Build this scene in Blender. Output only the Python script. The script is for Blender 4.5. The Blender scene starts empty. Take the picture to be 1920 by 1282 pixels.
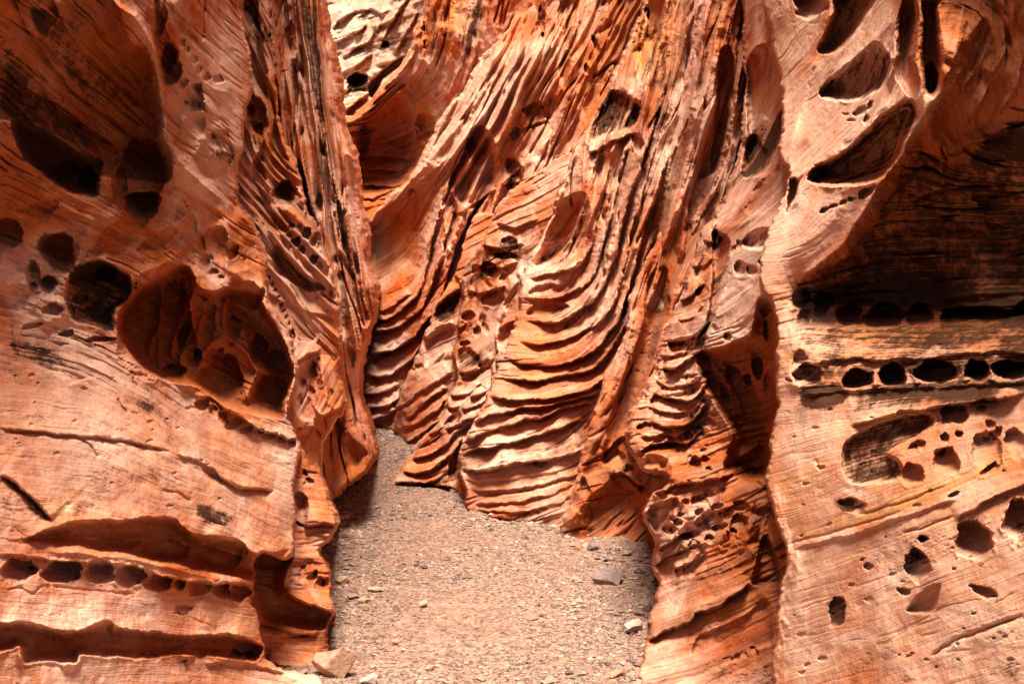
import bpy, math, random
import numpy as np
random.seed(7)
C = bpy.context.scene.collection
STEP = 1.5                       # mesh spacing of the rock relief
F = 2317.0; PITCH = math.atan(141 / F); CAMZ = 1.5
CP, SP = math.cos(PITCH), math.sin(PITCH)

# ------------------------------------------------------------------ camera maths
def world(px, py, D):
    """point at forward distance D seen under the sight line (px,py)"""
    a = (px - 960) / F; b = (641 - py) / F
    dy = CP + b * SP; dz = -SP + b * CP
    k = D / dy
    return np.stack([a * k, dy * k, CAMZ + dz * k], -1)
def ground(px, py, z=0.0):
    a = (px - 960) / F; b = (641 - py) / F
    dy = CP + b * SP; dz = -SP + b * CP
    k = (z - CAMZ) / dz
    return (a * k, dy * k, z)

# ------------------------------------------------------------------ noise
_r = np.random.RandomState(3)
_perm = np.concatenate([_r.permutation(256)] * 3).astype(np.int32)
_g = _r.normal(size=(256, 3)); _g /= np.linalg.norm(_g, axis=1)[:, None]; _g = _g.astype(np.float32)
def perlin(x, y, z):
    x = np.asarray(x, np.float32); y = np.asarray(y, np.float32) + 0 * x; z = np.asarray(z, np.float32) + 0 * x
    xi = np.floor(x).astype(np.int32); yi = np.floor(y).astype(np.int32); zi = np.floor(z).astype(np.int32)
    xf = x - xi; yf = y - yi; zf = z - zi
    xi &= 255; yi &= 255; zi &= 255
    u = xf**3 * (xf * (xf * 6 - 15) + 10); v = yf**3 * (yf * (yf * 6 - 15) + 10); w = zf**3 * (zf * (zf * 6 - 15) + 10)
    out = 0
    for dx in (0, 1):
        wx = u if dx else 1 - u
        for dy in (0, 1):
            wy = v if dy else 1 - v
            for dz in (0, 1):
                wz = w if dz else 1 - w
                g = _g[_perm[_perm[_perm[xi + dx] + yi + dy] + zi + dz]]
                out = out + wx * wy * wz * (g[..., 0] * (xf - dx) + g[..., 1] * (yf - dy) + g[..., 2] * (zf - dz))
    return out * 1.5
def fbm(x, y, z, n=4, gain=0.5):
    s = 0; a = 1.0
    for i in range(n):
        s = s + a * perlin(x * 2**i + 13.7 * i, y * 2**i + 7.1 * i, z * 2**i + 3.3 * i); a *= gain
    return s

# ------------------------------------------------------------------ helpers for fields
def sstep(a, b, x):
    t = np.clip((x - a) / (b - a), 0, 1); return t * t * (3 - 2 * t)
def tps(pts, vals, X, Y, smooth=1e-4):
    pts = np.asarray(pts, float) / 500.0; vals = np.asarray(vals, float); n = len(pts)
    def U(r2): return np.where(r2 > 1e-12, 0.5 * r2 * np.log(r2 + 1e-12), 0)
    d2 = ((pts[:, None] - pts[None])**2).sum(-1)
    A = np.zeros((n + 3, n + 3)); A[:n, :n] = U(d2) + np.eye(n) * smooth
    A[:n, n] = 1; A[:n, n + 1:] = pts; A[n, :n] = 1; A[n + 1:, :n] = pts.T
    c = np.linalg.solve(A, np.concatenate([vals, [0, 0, 0]]))
    x = X / 500.0; y = Y / 500.0
    out = c[n] + c[n + 1] * x + c[n + 2] * y
    for i in range(n):
        out = out + c[i] * U((x - pts[i, 0])**2 + (y - pts[i, 1])**2)
    return out
def curve(P, closed=False, step=9.0):
    P = np.asarray(P, float); n = len(P)
    if n < 3 and not closed:
        m = max(2, int(np.linalg.norm(P[-1] - P[0]) / step)); t = np.linspace(0, 1, m)[:, None]
        return P[0] * (1 - t) + P[-1] * t
    out = []
    rng = range(n) if closed else range(n - 1)
    for i in rng:
        if closed: p0, p1, p2, p3 = P[i - 1], P[i], P[(i + 1) % n], P[(i + 2) % n]
        else:
            p1, p2 = P[i], P[i + 1]; p0 = P[i - 1] if i else 2 * p1 - p2; p3 = P[i + 2] if i + 2 < n else 2 * p2 - p1
        m = min(40, max(1, int(np.linalg.norm(p2 - p1) / step)))
        for k in range(m):
            t = k / m
            out.append(0.5 * ((2 * p1) + (-p0 + p2) * t + (2 * p0 - 5 * p1 + 4 * p2 - p3) * t * t + (-p0 + 3 * p1 - 3 * p2 + p3) * t**3))
    if not closed: out.append(P[-1])
    return np.array(out)
def linedist(L, X, Y):
    """distance, side (+ = to the left of travel as seen in the picture), position 0..1"""
    best = np.full(X.shape, 1e9); side = np.zeros(X.shape); par = np.zeros(X.shape)
    seg = np.diff(L, axis=0); ln = np.linalg.norm(seg, axis=1); cum = np.concatenate([[0], np.cumsum(ln)]); tot = cum[-1]
    for i in range(len(seg)):
        if ln[i] < 1e-6: continue
        vx, vy = seg[i]; wx = X - L[i, 0]; wy = Y - L[i, 1]
        t = np.clip((wx * vx + wy * vy) / ln[i]**2, 0, 1)
        d = np.hypot(wx - t * vx, wy - t * vy)
        m = d < best
        best = np.where(m, d, best)
        side = np.where(m, np.sign(vy * wx - vx * wy), side)     # + above a line drawn left to right
        par = np.where(m, (cum[i] + t * ln[i]) / tot, par)
    return best, side, par
def polysdf(P, X, Y):
    L = np.vstack([P, P[:1]])
    d, _, _ = linedist(L, X, Y)
    inside = np.zeros(X.shape, bool)
    for i in range(len(L) - 1):
        x1, y1 = L[i]; x2, y2 = L[i + 1]
        if y1 == y2: continue
        c = ((y1 > Y) != (y2 > Y)) & (X < (x2 - x1) * (Y - y1) / (y2 - y1) + x1)
        inside ^= c
    return np.where(inside, -d, d)

def axis(lo, hi, f0, f1, step):
    a = np.arange(max(lo, f0), min(hi, f1) + step, step)
    pre = []; v = a[0]; s = step
    while v > lo: s *= 1.12; v -= s; pre.append(v)
    post = []; v = a[-1]; s = step
    while v < hi: s *= 1.12; v += s; post.append(v)
    return np.concatenate([pre[::-1], a, post])

class Rock:
    """a mass of rock: outline, sloping base surface, carved relief, bedding, stains and painted shading"""
    def __init__(s, outline, depth, bed, edge=(26, .10), fall=.05, margin=12, seed=0, warp=3.0, step=None, reach=None, closed_curve=True, ragged=.6):
        P = curve(outline, True) if closed_curve else np.array(outline, float)
        lo = P.min(0) - margin; hi = P.max(0) + margin
        st = step or STEP
        ax = axis(lo[0], hi[0], -30, 1950, st); ay = axis(lo[1], hi[1], -30, 1312, st)
        s.X, s.Y = np.meshgrid(ax, ay); s.seed = seed; s.margin = margin
        k = seed * 17.3
        s.WX = s.X + warp * (fbm(s.X / 45, s.Y / 45, k, 3)) + 1.1 * fbm(s.X / 9, s.Y / 9, k + 3, 2)
        s.WY = s.Y + warp * (fbm(s.X / 45, s.Y / 45, k + 9, 3)) + 1.1 * fbm(s.X / 9, s.Y / 9, k + 13, 2)
        # outline distance on a coarse lattice, then interpolated
        cx = np.arange(ax[0], ax[-1] + 8, 4.0) if len(ax) * 1.5 > (ax[-1] - ax[0]) / 4 else np.linspace(ax[0], ax[-1], 500)
        cy = np.arange(ay[0], ay[-1] + 8, 4.0) if len(ay) * 1.5 > (ay[-1] - ay[0]) / 4 else np.linspace(ay[0], ay[-1], 500)
        s.sd = (7.0 * perlin(s.X / 26, s.Y / 26, k + 40) + 3.5 * perlin(s.X / 9, s.Y / 9, k + 50)) * ragged + s.interp(cx, cy, polysdf(P, *np.meshgrid(cx, cy)), s.WX, s.WY)
        dp = np.array(depth, float)
        w = tps(dp[:, :2], 1 / dp[:, 2], s.X, s.Y)
        s.D0 = 1 / np.clip(w, 1 / 30, 1 / 0.45)
        bp = []; bv = []
        for v, L in bed:
            for p in L: bp.append(p); bv.append(v)
        s.S = tps(bp, bv, s.X, s.Y, 4e-2) + .05 * fbm(s.X / 90, s.Y / 90, k, 3)
        s.S = s.S + .012 * perlin(s.X / 14, s.Y / 14, k)
        gy, gx = np.gradient(s.S, s.Y[:, 0], s.X[0]); s.G = np.hypot(gx, gy)
        ins = (s.sd < 0) & (s.X > -30) & (s.X < 1950) & (s.Y > -30) & (s.Y < 1312)
        kk = .011 / np.median(s.G[ins]); s.S *= kk; s.G *= kk
        s.A = lambda f: sstep(.30, .12, f * s.G * STEP)      # fade what the mesh cannot carry
        s.R = np.zeros(s.X.shape)                      # relief towards the path, metres
        s.paint = np.zeros(s.X.shape + (4,), np.float32)  # varnish, bleached, yellow, deep orange; some shade and light painted in
        s.mm = s.D0 / F                                # metres per unit at that distance
        R, e = edge; R = min(R, 6); e *= .3
        t = np.clip(1 + s.sd / R, 0, 1)
        s.edge = e * (1 - np.sqrt(np.clip(1 - t * t, 0, 1)))
        o_ = np.clip(s.sd, 0, None); s.edge = s.edge + 3.2 * fall * o_ + .035 * o_**2
    @staticmethod
    def interp(cx, cy, V, X, Y):
        fx = np.clip((X - cx[0]) / (cx[1] - cx[0]), 0, len(cx) - 1.001); fy = np.clip((Y - cy[0]) / (cy[1] - cy[0]), 0, len(cy) - 1.001)
        i = fx.astype(int); j = fy.astype(int); a = fx - i; b = fy - j
        return V[j, i] * (1 - a) * (1 - b) + V[j, i + 1] * a * (1 - b) + V[j + 1, i] * (1 - a) * b + V[j + 1, i + 1] * a * b
    def box(s, x0, y0, x1, y1):
        ax = s.X[0]; ay = s.Y[:, 0]
        i0, i1 = np.searchsorted(ax, [x0, x1]); j0, j1 = np.searchsorted(ay, [y0, y1])
        if i1 - i0 < 2 or j1 - j0 < 2: return None
        return slice(j0, j1), slice(i0, i1)
    # -- carving tools.  sizes in sight-line units, depth in metres
    def hole(s, x, y, rx, ry, depth=None, ang=0, rim=.0, stain=0.0, p=3.0):
        R = max(rx, ry) * 1.7 + 4; b = s.box(x - R, y - R, x + R, y + R)
        if b is None: return
        dx = s.WX[b] - x; dy = s.WY[b] - y; c, n = math.cos(math.radians(ang)), math.sin(math.radians(ang))
        u = (dx * c - dy * n) / rx; v = (dx * n + dy * c) / ry
        r = np.hypot(u, v); k = x * .37 + y * .71
        r = r * (1 + .30 * perlin(u / (r + .3) * 1.5 + k, v / (r + .3) * 1.5, r * .6) + .16 * perlin(u * 1.7 + k, v * 1.7, k) + .06 * perlin(s.X[b] / 4.5, s.Y[b] / 4.5, k))
        if depth is None: depth = 2.4 * min(rx, ry) * float(s.mm[b].mean()) + .008
        pp = p + 2 - (p + .4) * sstep(-.3, .9, v); bowl = np.clip(1 - r**pp, 0, 1)**.62 * (0.80 + .30 * np.clip(-v, -1, 1))
        s.R[b] -= depth * bowl
        if rim: s.R[b] += .5 * rim * np.exp(-((r - 1.1) / .16)**2) * np.clip(.3 + 1.6 * perlin(s.X[b] / 12, s.Y[b] / 12, k), 0, 1)
        if stain: s.paint[b + (0,)] = np.maximum(s.paint[b + (0,)], stain * .62 * sstep(1.25, .8, r))  # varnish that also paints in the shade of the hole
    def holes(s, L, **k):
        for h in L:
            kk = dict(k)
            if len(h) > 4: kk['ang'] = h[4]
            if len(h) > 5: kk['depth'] = h[5]
            s.hole(*h[:4], **kk)
    def alcove(s, P, depth, w=14, stain=0.0, bias=(0, 0), lip=0.0):
        P = curve(P, True, 7); m = 30; lo = P.min(0) - m; hi = P.max(0) + m
        b = s.box(lo[0], lo[1], hi[0], hi[1])
        if b is None: return
        d = -polysdf(P, s.WX[b], s.WY[b])
        prof = np.clip(d / w, 0, 1); prof = 1 - (1 - prof)**2.2
        cx, cy = P.mean(0); sx, sy = (hi - lo) / 2
        g = 1 + bias[0] * (s.X[b] - cx) / sx + bias[1] * (s.Y[b] - cy) / sy
        s.R[b] -= depth * prof * np.clip(g, .1, 3)
        if lip: s.R[b] += lip * np.exp(-np.abs(d) / 5.0)
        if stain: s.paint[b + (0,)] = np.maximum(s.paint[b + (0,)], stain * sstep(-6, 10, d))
    def ridge(s, P, h, w=8, w2=None, cusp=.8, soft=2.0):
        L = curve(P); m = max(w, w2 or w) * 4; lo = L.min(0) - m; hi = L.max(0) + m
        b = s.box(lo[0], lo[1], hi[0], hi[1])
        if b is None: return
        d, sg, t = linedist(L, s.WX[b], s.WY[b])
        ww = np.where(sg > 0, w, w2 or w)
        s.R[b] += h * np.exp(-((d + soft * np.exp(-d / soft)) / ww)**cusp) * sstep(0, .12, t) * sstep(1, .88, t)
    def lip(s, P, h, up=26, down=12, cut=None, paint=0):
        """ledge: stands out at the line, slopes back above it and is undercut below it (line drawn left to right)"""
        L = curve(P); m = max(up, down) * 3.2; lo = L.min(0) - m; hi = L.max(0) + m
        b = s.box(lo[0], lo[1], hi[0], hi[1])
        if b is None: return
        d, sg, t = linedist(L, s.WX[b], s.WY[b])
        cut = h if cut is None else cut
        q = perlin(s.X[b] / 38 + h * 91, s.Y[b] / 38, s.seed + 1.) ; q2 = perlin(s.X[b] / 11, s.Y[b] / 11, s.seed + 2.)
        sdn = d * sg + 4.0 * q + 1.6 * q2; up = up * (1 + .7 * q); am = np.clip(1.0 + .8 * perlin(s.X[b] / 55 + h * 33, s.Y[b] / 90, s.seed + 6.), .15, 1.7); h = h * am; cut = cut * am
        prof = np.where(sdn > 0, h * np.exp(-(np.clip(sdn, 0, None) / up)), -cut * np.exp(np.clip(sdn, None, 0) / down))
        bl = sstep(-3.0, 2.0, sdn)
        prof = h * np.exp(-np.clip(sdn, 0, None) / up) * bl - cut * np.exp(np.clip(sdn, None, 0) / down) * (1 - bl)
        s.R[b] += prof * sstep(0, .1, t) * sstep(1, .9, t)
    def crack(s, P, depth=.02, w=2.0):
        s.ridge(P, -depth, w, cusp=1.2, soft=.7)
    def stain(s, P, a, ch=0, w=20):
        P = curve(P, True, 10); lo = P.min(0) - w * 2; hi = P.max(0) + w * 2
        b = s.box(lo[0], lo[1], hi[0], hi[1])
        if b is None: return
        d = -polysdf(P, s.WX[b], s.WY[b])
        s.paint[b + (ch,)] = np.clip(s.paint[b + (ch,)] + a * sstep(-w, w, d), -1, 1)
    def band(s, P, a, ch=2, w=12):
        L = curve(P); lo = L.min(0) - w * 3; hi = L.max(0) + w * 3; b = s.box(lo[0], lo[1], hi[0], hi[1])
        if b is None: return
        d, sg, t = linedist(L, s.WX[b], s.WY[b])
        s.paint[b + (ch,)] = np.clip(s.paint[b + (ch,)] + a * np.exp(-(d / w)**2) * sstep(0, .1, t) * sstep(1, .9, t), -1, 1)
    def layers(s, amp, freq, lat=.004, mask=None, sharp=1.0, seed=1):
        """bedding relief: noise that runs along the beds"""
        n = perlin(s.S * freq, s.X * lat + seed * 3.1, s.Y * lat + s.seed) + .5 * perlin(s.S * freq * 2.3 + 5, s.X * lat * 1.7, s.Y * lat * 1.7 + seed)
        if sharp != 1.0: n = np.sign(n) * np.abs(n)**sharp
        d = amp * n * s.A(freq * 1.6) * np.clip(.55 + 1.1 * perlin(s.X / 130 + seed, s.Y / 90, s.seed + seed), .08, 1.4)
        if mask is not None: d = d * mask
        s.R += d
    def ribs(s, amp, freq, lat=.003, mask=None, seed=1):
        """sharp crests running along the beds with scoops between them"""
        wq = s.S + .06 * perlin(s.X / 85 + seed, s.Y / 85, s.seed + 2.)
        n = perlin(wq * freq + seed * 7.7, s.X * lat * .6 + seed, s.Y * lat * .6 + s.seed)
        d = amp * (np.exp(-np.abs(n) * 5.5) * 1.5 - .5 + .5 * perlin(wq * freq * .6, s.X * lat, s.Y * lat + 3)) * s.A(freq)
        if mask is not None: d = d * mask
        s.R += d
    def terrace(s, amp, freq, mask=None, seed=1, lat=.0035):
        """uneven beds that each stand out at their foot and slope back above it"""
        q = s.S * freq + .9 * perlin(s.S * freq * .45, s.X * lat + seed, s.Y * lat + s.seed) + .3 * perlin(s.X / 120 + seed, s.Y / 120, s.seed)
        f = q - np.floor(q); row = np.floor(q)
        h = .4 + .9 * np.abs(perlin(row * .73 + seed, s.X * lat * 2.2, s.Y * lat * 2.2)) * 2
        e = sstep(0, .14, f)
        d = amp * h * (e * (1 - f)**1.3 - .35) * s.A(freq * 1.5) * np.clip(.45 + 1.7 * perlin(s.S * 1.1 + seed * 2, s.X / 260, s.Y / 260 + s.seed), 0, 1.3)
        if mask is not None: d = d * mask
        s.R += d
    def clefts(s, depth, freq, seed=1, lat=.006, mask=None):
        """thin broken partings along the beds"""
        q = s.S * freq + .5 * perlin(s.X / 130 + seed, s.Y / 130, s.seed)
        n = np.abs(perlin(q, s.X * lat + seed * 4, s.Y * lat)) / np.maximum(freq * s.G, 1e-4)
        m = sstep(.05, .35, perlin(s.S * 3.1 + seed, s.X / 120, s.Y / 120 + s.seed) + .25 * perlin(s.X / 30, s.Y / 30, seed + 8.))
        d = -depth * np.exp(-(n / 1.7)**2) * m * s.A(freq * .8)
        if mask is not None: d = d * mask
        s.R += d
    def rough(s, amp, size, n=4, seed=2, mask=None):
        P = world(s.X, s.Y, s.D0) / size
        d = amp * fbm(P[..., 0] + seed * 5, P[..., 1], P[..., 2], n)
        if mask is not None: d = d * mask
        s.R += d
    def pits(s, amp, size, mask=None, seed=4, thr=.25, ax=1.0):
        P = world(s.X, s.Y, s.D0) / size
        n = perlin((P[..., 0] * .8 + P[..., 2] * .45) * ax + seed * 9, P[..., 1] * ax + P[..., 0] * .3, (P[..., 2] * .8 - P[..., 0] * .5) / ax)
        d = -amp * sstep(thr, thr + .28, n)
        if mask is not None: d = d * mask
        s.R += d
    def region(s, P, w=30):
        P = curve(P, True, 12)
        cx = np.linspace(s.X.min(), s.X.max(), 260); cy = np.linspace(s.Y.min(), s.Y.max(), 260)
        return sstep(w, -w, s.interp(cx, cy, polysdf(P, *np.meshgrid(cx, cy)), s.WX, s.WY))
    def build(s, name, label, cat, mat, fine=1.0):
        sc = (s.D0 / 4)**.8
        n = perlin(s.S * 18, s.X / 60, s.Y / 60 + s.seed) * s.A(18)
        zone = sstep(-.35, .5, fbm(s.X / 130, s.Y / 110, s.seed + 33., 3))
        s.R += sc * fine * (.15 + .85 * zone) * (.010 * fbm(s.X / 26 + 4, s.Y / 20, s.seed + 5., 4, .55) + .007 * n - .012 * zone * sstep(.35, .6, fbm(s.X / 13, s.Y / 10, s.seed + 15., 3)))
        D = s.D0 - s.R + s.edge
        P = world(s.X, s.Y, np.clip(D, .3, 60))
        keep = s.sd < s.margin
        keep &= P[..., 2] > -0.35
        idx = -np.ones(s.X.shape, np.int64)
        q = keep[:-1, :-1] & keep[1:, :-1] & keep[:-1, 1:] & keep[1:, 1:]
        used = np.zeros(s.X.shape, bool)
        used[:-1, :-1] |= q; used[1:, :-1] |= q; used[:-1, 1:] |= q; used[1:, 1:] |= q
        idx[used] = np.arange(used.sum())
        a = idx[:-1, :-1][q]; b_ = idx[1:, :-1][q]; c = idx[1:, 1:][q]; d = idx[:-1, 1:][q]
        faces = np.stack([a, b_, c, d], 1)
        o = mesh_np(name, P[used], faces, mat)
        at = o.data.attributes.new('bedding', 'FLOAT', 'POINT'); at.data.foreach_set('value', s.S[used].astype(np.float32))
        pt = s.paint[used]
        at = o.data.attributes.new('stain', 'FLOAT_COLOR', 'POINT'); at.data.foreach_set('color', pt.astype(np.float32).ravel())
        o['label'] = label; o['category'] = cat; o['kind'] = 'thing'
        return o

def mesh_np(name, V, Fq, mat, smooth=True):
    me = bpy.data.meshes.new(name); n = len(Fq); k = Fq.shape[1]
    me.vertices.add(len(V)); me.vertices.foreach_set('co', np.asarray(V, np.float32).ravel())
    me.loops.add(n * k); me.loops.foreach_set('vertex_index', Fq.astype(np.int32).ravel())
    me.polygons.add(n); me.polygons.foreach_set('loop_start', np.arange(0, n * k, k, dtype=np.int32))
    me.update(calc_edges=True)
    me.polygons.foreach_set('use_smooth', np.full(n, smooth))
    me.materials.append(mat)
    o = bpy.data.objects.new(name, me); C.objects.link(o)
    return o

# ------------------------------------------------------------------ materials
class NT:
    def __init__(s, name):
        s.m = bpy.data.materials.new(name); s.m.use_nodes = True; s.t = s.m.node_tree
        s.b = s.t.nodes['Principled BSDF']; s.b.inputs['Roughness'].default_value = .92
        s.b.inputs['Specular IOR Level'].default_value = .08
    def n(s, typ, **kw):
        x = s.t.nodes.new(typ)
        for k, v in kw.items(): setattr(x, k, v)
        return x
    def l(s, a, b): s.t.links.new(a, b)
    def inp(s, sock, v):
        if isinstance(v, (int, float, tuple, list)): sock.default_value = v
        else: s.l(v, sock)
    def math(s, op, a, b=0.0, c=0.0):
        x = s.n('ShaderNodeMath', operation=op); s.inp(x.inputs[0], a); s.inp(x.inputs[1], b)
        if op in ('MULTIPLY_ADD',): s.inp(x.inputs[2], c)
        return x.outputs[0]
    def vec(s, x, y, z):
        c = s.n('ShaderNodeCombineXYZ'); s.inp(c.inputs[0], x); s.inp(c.inputs[1], y); s.inp(c.inputs[2], z); return c.outputs[0]
    def noise(s, v, scale, detail=4, rough=.55, dist=0.0):
        x = s.n('ShaderNodeTexNoise'); s.l(v, x.inputs['Vector']); x.inputs['Scale'].default_value = scale
        x.inputs['Detail'].default_value = detail; x.inputs['Roughness'].default_value = rough; x.inputs['Distortion'].default_value = dist
        return x.outputs[0]
    def ramp(s, f, lo, hi, a=0.0, b=1.0):
        x = s.n('ShaderNodeMapRange'); x.interpolation_type = 'SMOOTHSTEP'; s.inp(x.inputs[0], f)
        for i, v in enumerate((lo, hi, a, b)): x.inputs[i + 1].default_value = v
        return x.outputs[0]
    def mix(s, f, a, b):
        x = s.n('ShaderNodeMix', data_type='RGBA'); s.inp(x.inputs[0], f)
        for sock, v in ((x.inputs[6], a), (x.inputs[7], b)):
            if isinstance(v, tuple): sock.default_value = v + (1,)
            else: s.l(v, sock)
        return x.outputs[2]
    def bump(s, h, strength, dist, prev=None):
        x = s.n('ShaderNodeBump'); x.inputs['Strength'].default_value = strength; x.inputs['Distance'].default_value = dist
        s.l(h, x.inputs['Height'])
        if prev: s.l(prev, x.inputs['Normal'])
        return x.outputs[0]

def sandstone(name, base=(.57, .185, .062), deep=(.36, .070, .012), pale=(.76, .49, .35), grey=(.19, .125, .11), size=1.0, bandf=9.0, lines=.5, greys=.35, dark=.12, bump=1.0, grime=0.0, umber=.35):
    t = NT(name)
    co = t.n('ShaderNodeTexCoord').outputs['Object']
    bed = t.n('ShaderNodeAttribute', attribute_name='bedding').outputs['Fac']
    st = t.n('ShaderNodeAttribute', attribute_name='stain').outputs['Color']
    DE = st.node.outputs['Alpha']; sp = t.n('ShaderNodeSeparateColor'); t.l(st, sp.inputs[0]); VA, PA, YE = sp.outputs
    P = t.n('ShaderNodeVectorMath', operation='SCALE'); t.l(co, P.inputs[0]); P.inputs[3].default_value = 1 / size; P = P.outputs[0]
    sx = t.n('ShaderNodeSeparateXYZ'); t.l(P, sx.inputs[0])
    xx = t.math('MULTIPLY', t.math('ADD', sx.outputs[0], sx.outputs[1]), 1.6); zz = t.math('MULTIPLY', sx.outputs[2], .9)
    bv = lambda f: t.vec(t.math('MULTIPLY', bed, f), xx, zz)
    b1 = t.noise(bv(bandf * .5), 1.0, 5, .6, .3)
    b2 = t.noise(bv(bandf * 3), 1.0, 5, .65, .2)
    b3 = t.noise(bv(bandf * 6), 1.0, 4, .65)
    m1 = t.noise(P, 2.3, 6, .62, .4); m2 = t.noise(P, 9, 6, .65, .3); m3 = t.noise(P, 38, 4, .7); m4 = t.noise(P, 130, 3, .7)
    col = t.mix(t.ramp(b1, .36, .64), base, deep)
    col = t.mix(t.math('MULTIPLY', t.ramp(m1, .41, .65), .68), col, pale)
    col = t.mix(t.math('MULTIPLY', t.ramp(b2, .52, .70), .26), col, pale)
    col = t.mix(t.math('MULTIPLY', t.ramp(t.noise(P, 5.5, 7, .7, .8), .50, .68), .45), col, deep)
    col = t.mix(t.math('MULTIPLY', t.ramp(t.noise(P, 3.7, 7, .72, .6), .54, .70), .5), col, pale)
    col = t.mix(t.math('MULTIPLY', t.ramp(b2, .46, .32), .35), col, deep)
    col = t.mix(t.math('MULTIPLY', DE, t.ramp(m2, .2, .55, .55, 1.0)), col, (.34, .072, .009))  # deeper orange rock, with shade of hollows and overhangs painted in
    # bleached rock, also painted light on some bright faces
    col = t.mix(t.math('MULTIPLY', PA, t.ramp(m2, .25, .6, .45, 1.0)), col, (.72, .455, .325))
    # yellow iron bands
    yb = t.math('MULTIPLY', YE, t.ramp(b2, .35, .6, .25, 1))
    col = t.mix(yb, col, (.56, .23, .04))
    # thin dark bedding lines
    col = t.mix(t.math('MULTIPLY', t.ramp(b3, .56, .70), t.math('MULTIPLY', t.ramp(m1, .35, .62), lines * 1.3)), col, (.10, .042, .02))
    # grey purple weathering, patchy and streaked along the beds
    gp = t.math('MULTIPLY', t.ramp(t.math('ADD', t.math('MULTIPLY', m2, .6), t.math('MULTIPLY', b2, .4)), .52, .64), t.ramp(m1, .38, .6))
    col = t.mix(t.math('MULTIPLY', gp, greys), col, grey)
    col = t.mix(t.math('MULTIPLY', t.ramp(m4, .56, .74), .3), col, pale)
    u0 = t.noise(t.vec(t.math('MULTIPLY', bed, 3.4), t.math('MULTIPLY', xx, .9), t.math('MULTIPLY', zz, .6)), 1.0, 7, .68, .5)
    col = t.mix(t.math('MULTIPLY', t.ramp(u0, .50, .64), umber), col, (.17, .068, .034))
    # desert varnish, also painted shade in holes and the upper left overhang
    m0 = t.noise(t.vec(t.math('MULTIPLY', bed, 1.1), t.math('MULTIPLY', xx, .8), t.math('MULTIPLY', zz, .5)), 1.0, 5, .65, .6)
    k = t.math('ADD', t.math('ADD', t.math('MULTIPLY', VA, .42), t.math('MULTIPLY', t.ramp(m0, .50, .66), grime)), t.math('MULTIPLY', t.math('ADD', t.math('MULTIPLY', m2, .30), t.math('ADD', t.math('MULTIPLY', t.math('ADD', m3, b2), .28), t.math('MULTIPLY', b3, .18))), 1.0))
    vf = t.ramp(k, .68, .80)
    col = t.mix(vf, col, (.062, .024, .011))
    # speckle
    col = t.mix(t.math('MULTIPLY', t.ramp(m3, .60, .76), dark + .25), col, (.10, .045, .025))
    t.l(col, t.b.inputs['Base Color'])
    h = t.math('ADD', t.math('MULTIPLY', b2, .55), t.math('MULTIPLY', m2, .8))
    n1 = t.bump(h, .4 * bump, .035 * size)
    n2 = t.bump(t.math('ADD', t.math('MULTIPLY', b3, .8), t.math('MULTIPLY', m3, .7)), .6 * bump, .010 * size, n1)
    n3 = t.bump(m4, .5 * bump, .004 * size, n2)
    t.l(n3, t.b.inputs['Normal'])
    return t.m

M_near = sandstone('sandstone_near', bandf=8, grime=.10, lines=.3)
M_fins = sandstone('sandstone_fins', bandf=9, grime=.26, greys=.5, umber=.6)
M_right = sandstone('sandstone_right', umber=.26, lines=.28, grime=.10, base=(.54, .225, .110), deep=(.42, .125, .045), pale=(.70, .44, .30), bandf=8, greys=.6)
M_mid = sandstone('sandstone_middle', umber=.62, grime=.22, size=1.7, bandf=9, base=(.54, .19, .078), deep=(.34, .064, .012), greys=.5)
M_far = sandstone('sandstone_far', umber=.34, grime=.20, size=2.4, bandf=8, base=(.62, .21, .070), deep=(.48, .090, .012), greys=.45)
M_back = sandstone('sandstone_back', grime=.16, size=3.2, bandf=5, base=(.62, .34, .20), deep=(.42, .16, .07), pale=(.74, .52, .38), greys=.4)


# ================================================================== LEFT WALL, near mass
r = Rock([(-2600,-2400),(447,-2400),(446,-700),(446,-40),(447,20),(467,110),(470,165),(457,200),(452,267),(443,327),(446,380),(478,430),(497,477),(503,560),(530,610),(547,653),(555,680),(552,727),(535,775),(548,800),(560,833),(560,860),(551,900),(551,960),(551,1012),(547,1042),(520,1045),(500,1035),(478,1045),(476,1095),(470,1120),(480,1155),(493,1205),(500,1236),(540,1260),(588,1264),(604,1275),(606,1300),(600,1500),(590,2100),(-2600,2100)],
 [(0,0,2.98),(0,250,3.42),(0,560,3.55),(0,700,3.45),(0,950,3.2),(0,1280,3.05),(300,0,3.9),(300,300,4.15),(300,600,4.1),(300,950,3.75),(300,1280,3.6),(450,0,4.9),(450,300,4.8),(540,700,4.75),(550,950,4.4),(500,1250,4.2),(600,1280,4.22),(450,-1500,5.4),(0,-1500,3.6),(0,2000,2.75),(-1500,600,1.6)],
 [(0,[(0,700),(200,740),(400,860),(550,930)]),(-1.2,[(0,830),(200,850),(400,930),(550,1010)]),(-2.4,[(0,1030),(250,1060),(470,1100)]),(-3.6,[(0,1165),(250,1180),(480,1200)]),(-4.4,[(0,1270),(480,1280)]),
  (1.2,[(0,600),(140,625),(250,690),(400,800),(550,850)]),(2.6,[(0,430),(120,500),(240,540),(400,640),(540,720)]),(4,[(0,330),(150,400),(300,470),(420,560),(540,640)]),(5.2,[(60,240),(200,330),(330,410),(440,480)]),(6.6,[(90,140),(220,240),(330,330),(440,420)]),(8,[(130,30),(230,130),(330,230),(440,320)]),(9.4,[(220,-20),(320,90),(440,190)]),(5.0,[(0,180),(30,220)]),(6.6,[(10,80)]),(11,[(400,0),(450,60)])],
 edge=(22,.09), fall=.04, seed=1)
up = r.region([(-400,-300),(205,-300),(250,33),(287,87),(300,133),(307,200),(312,240),(333,293),(300,400),(200,380),(60,330),(-400,250)])
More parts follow.
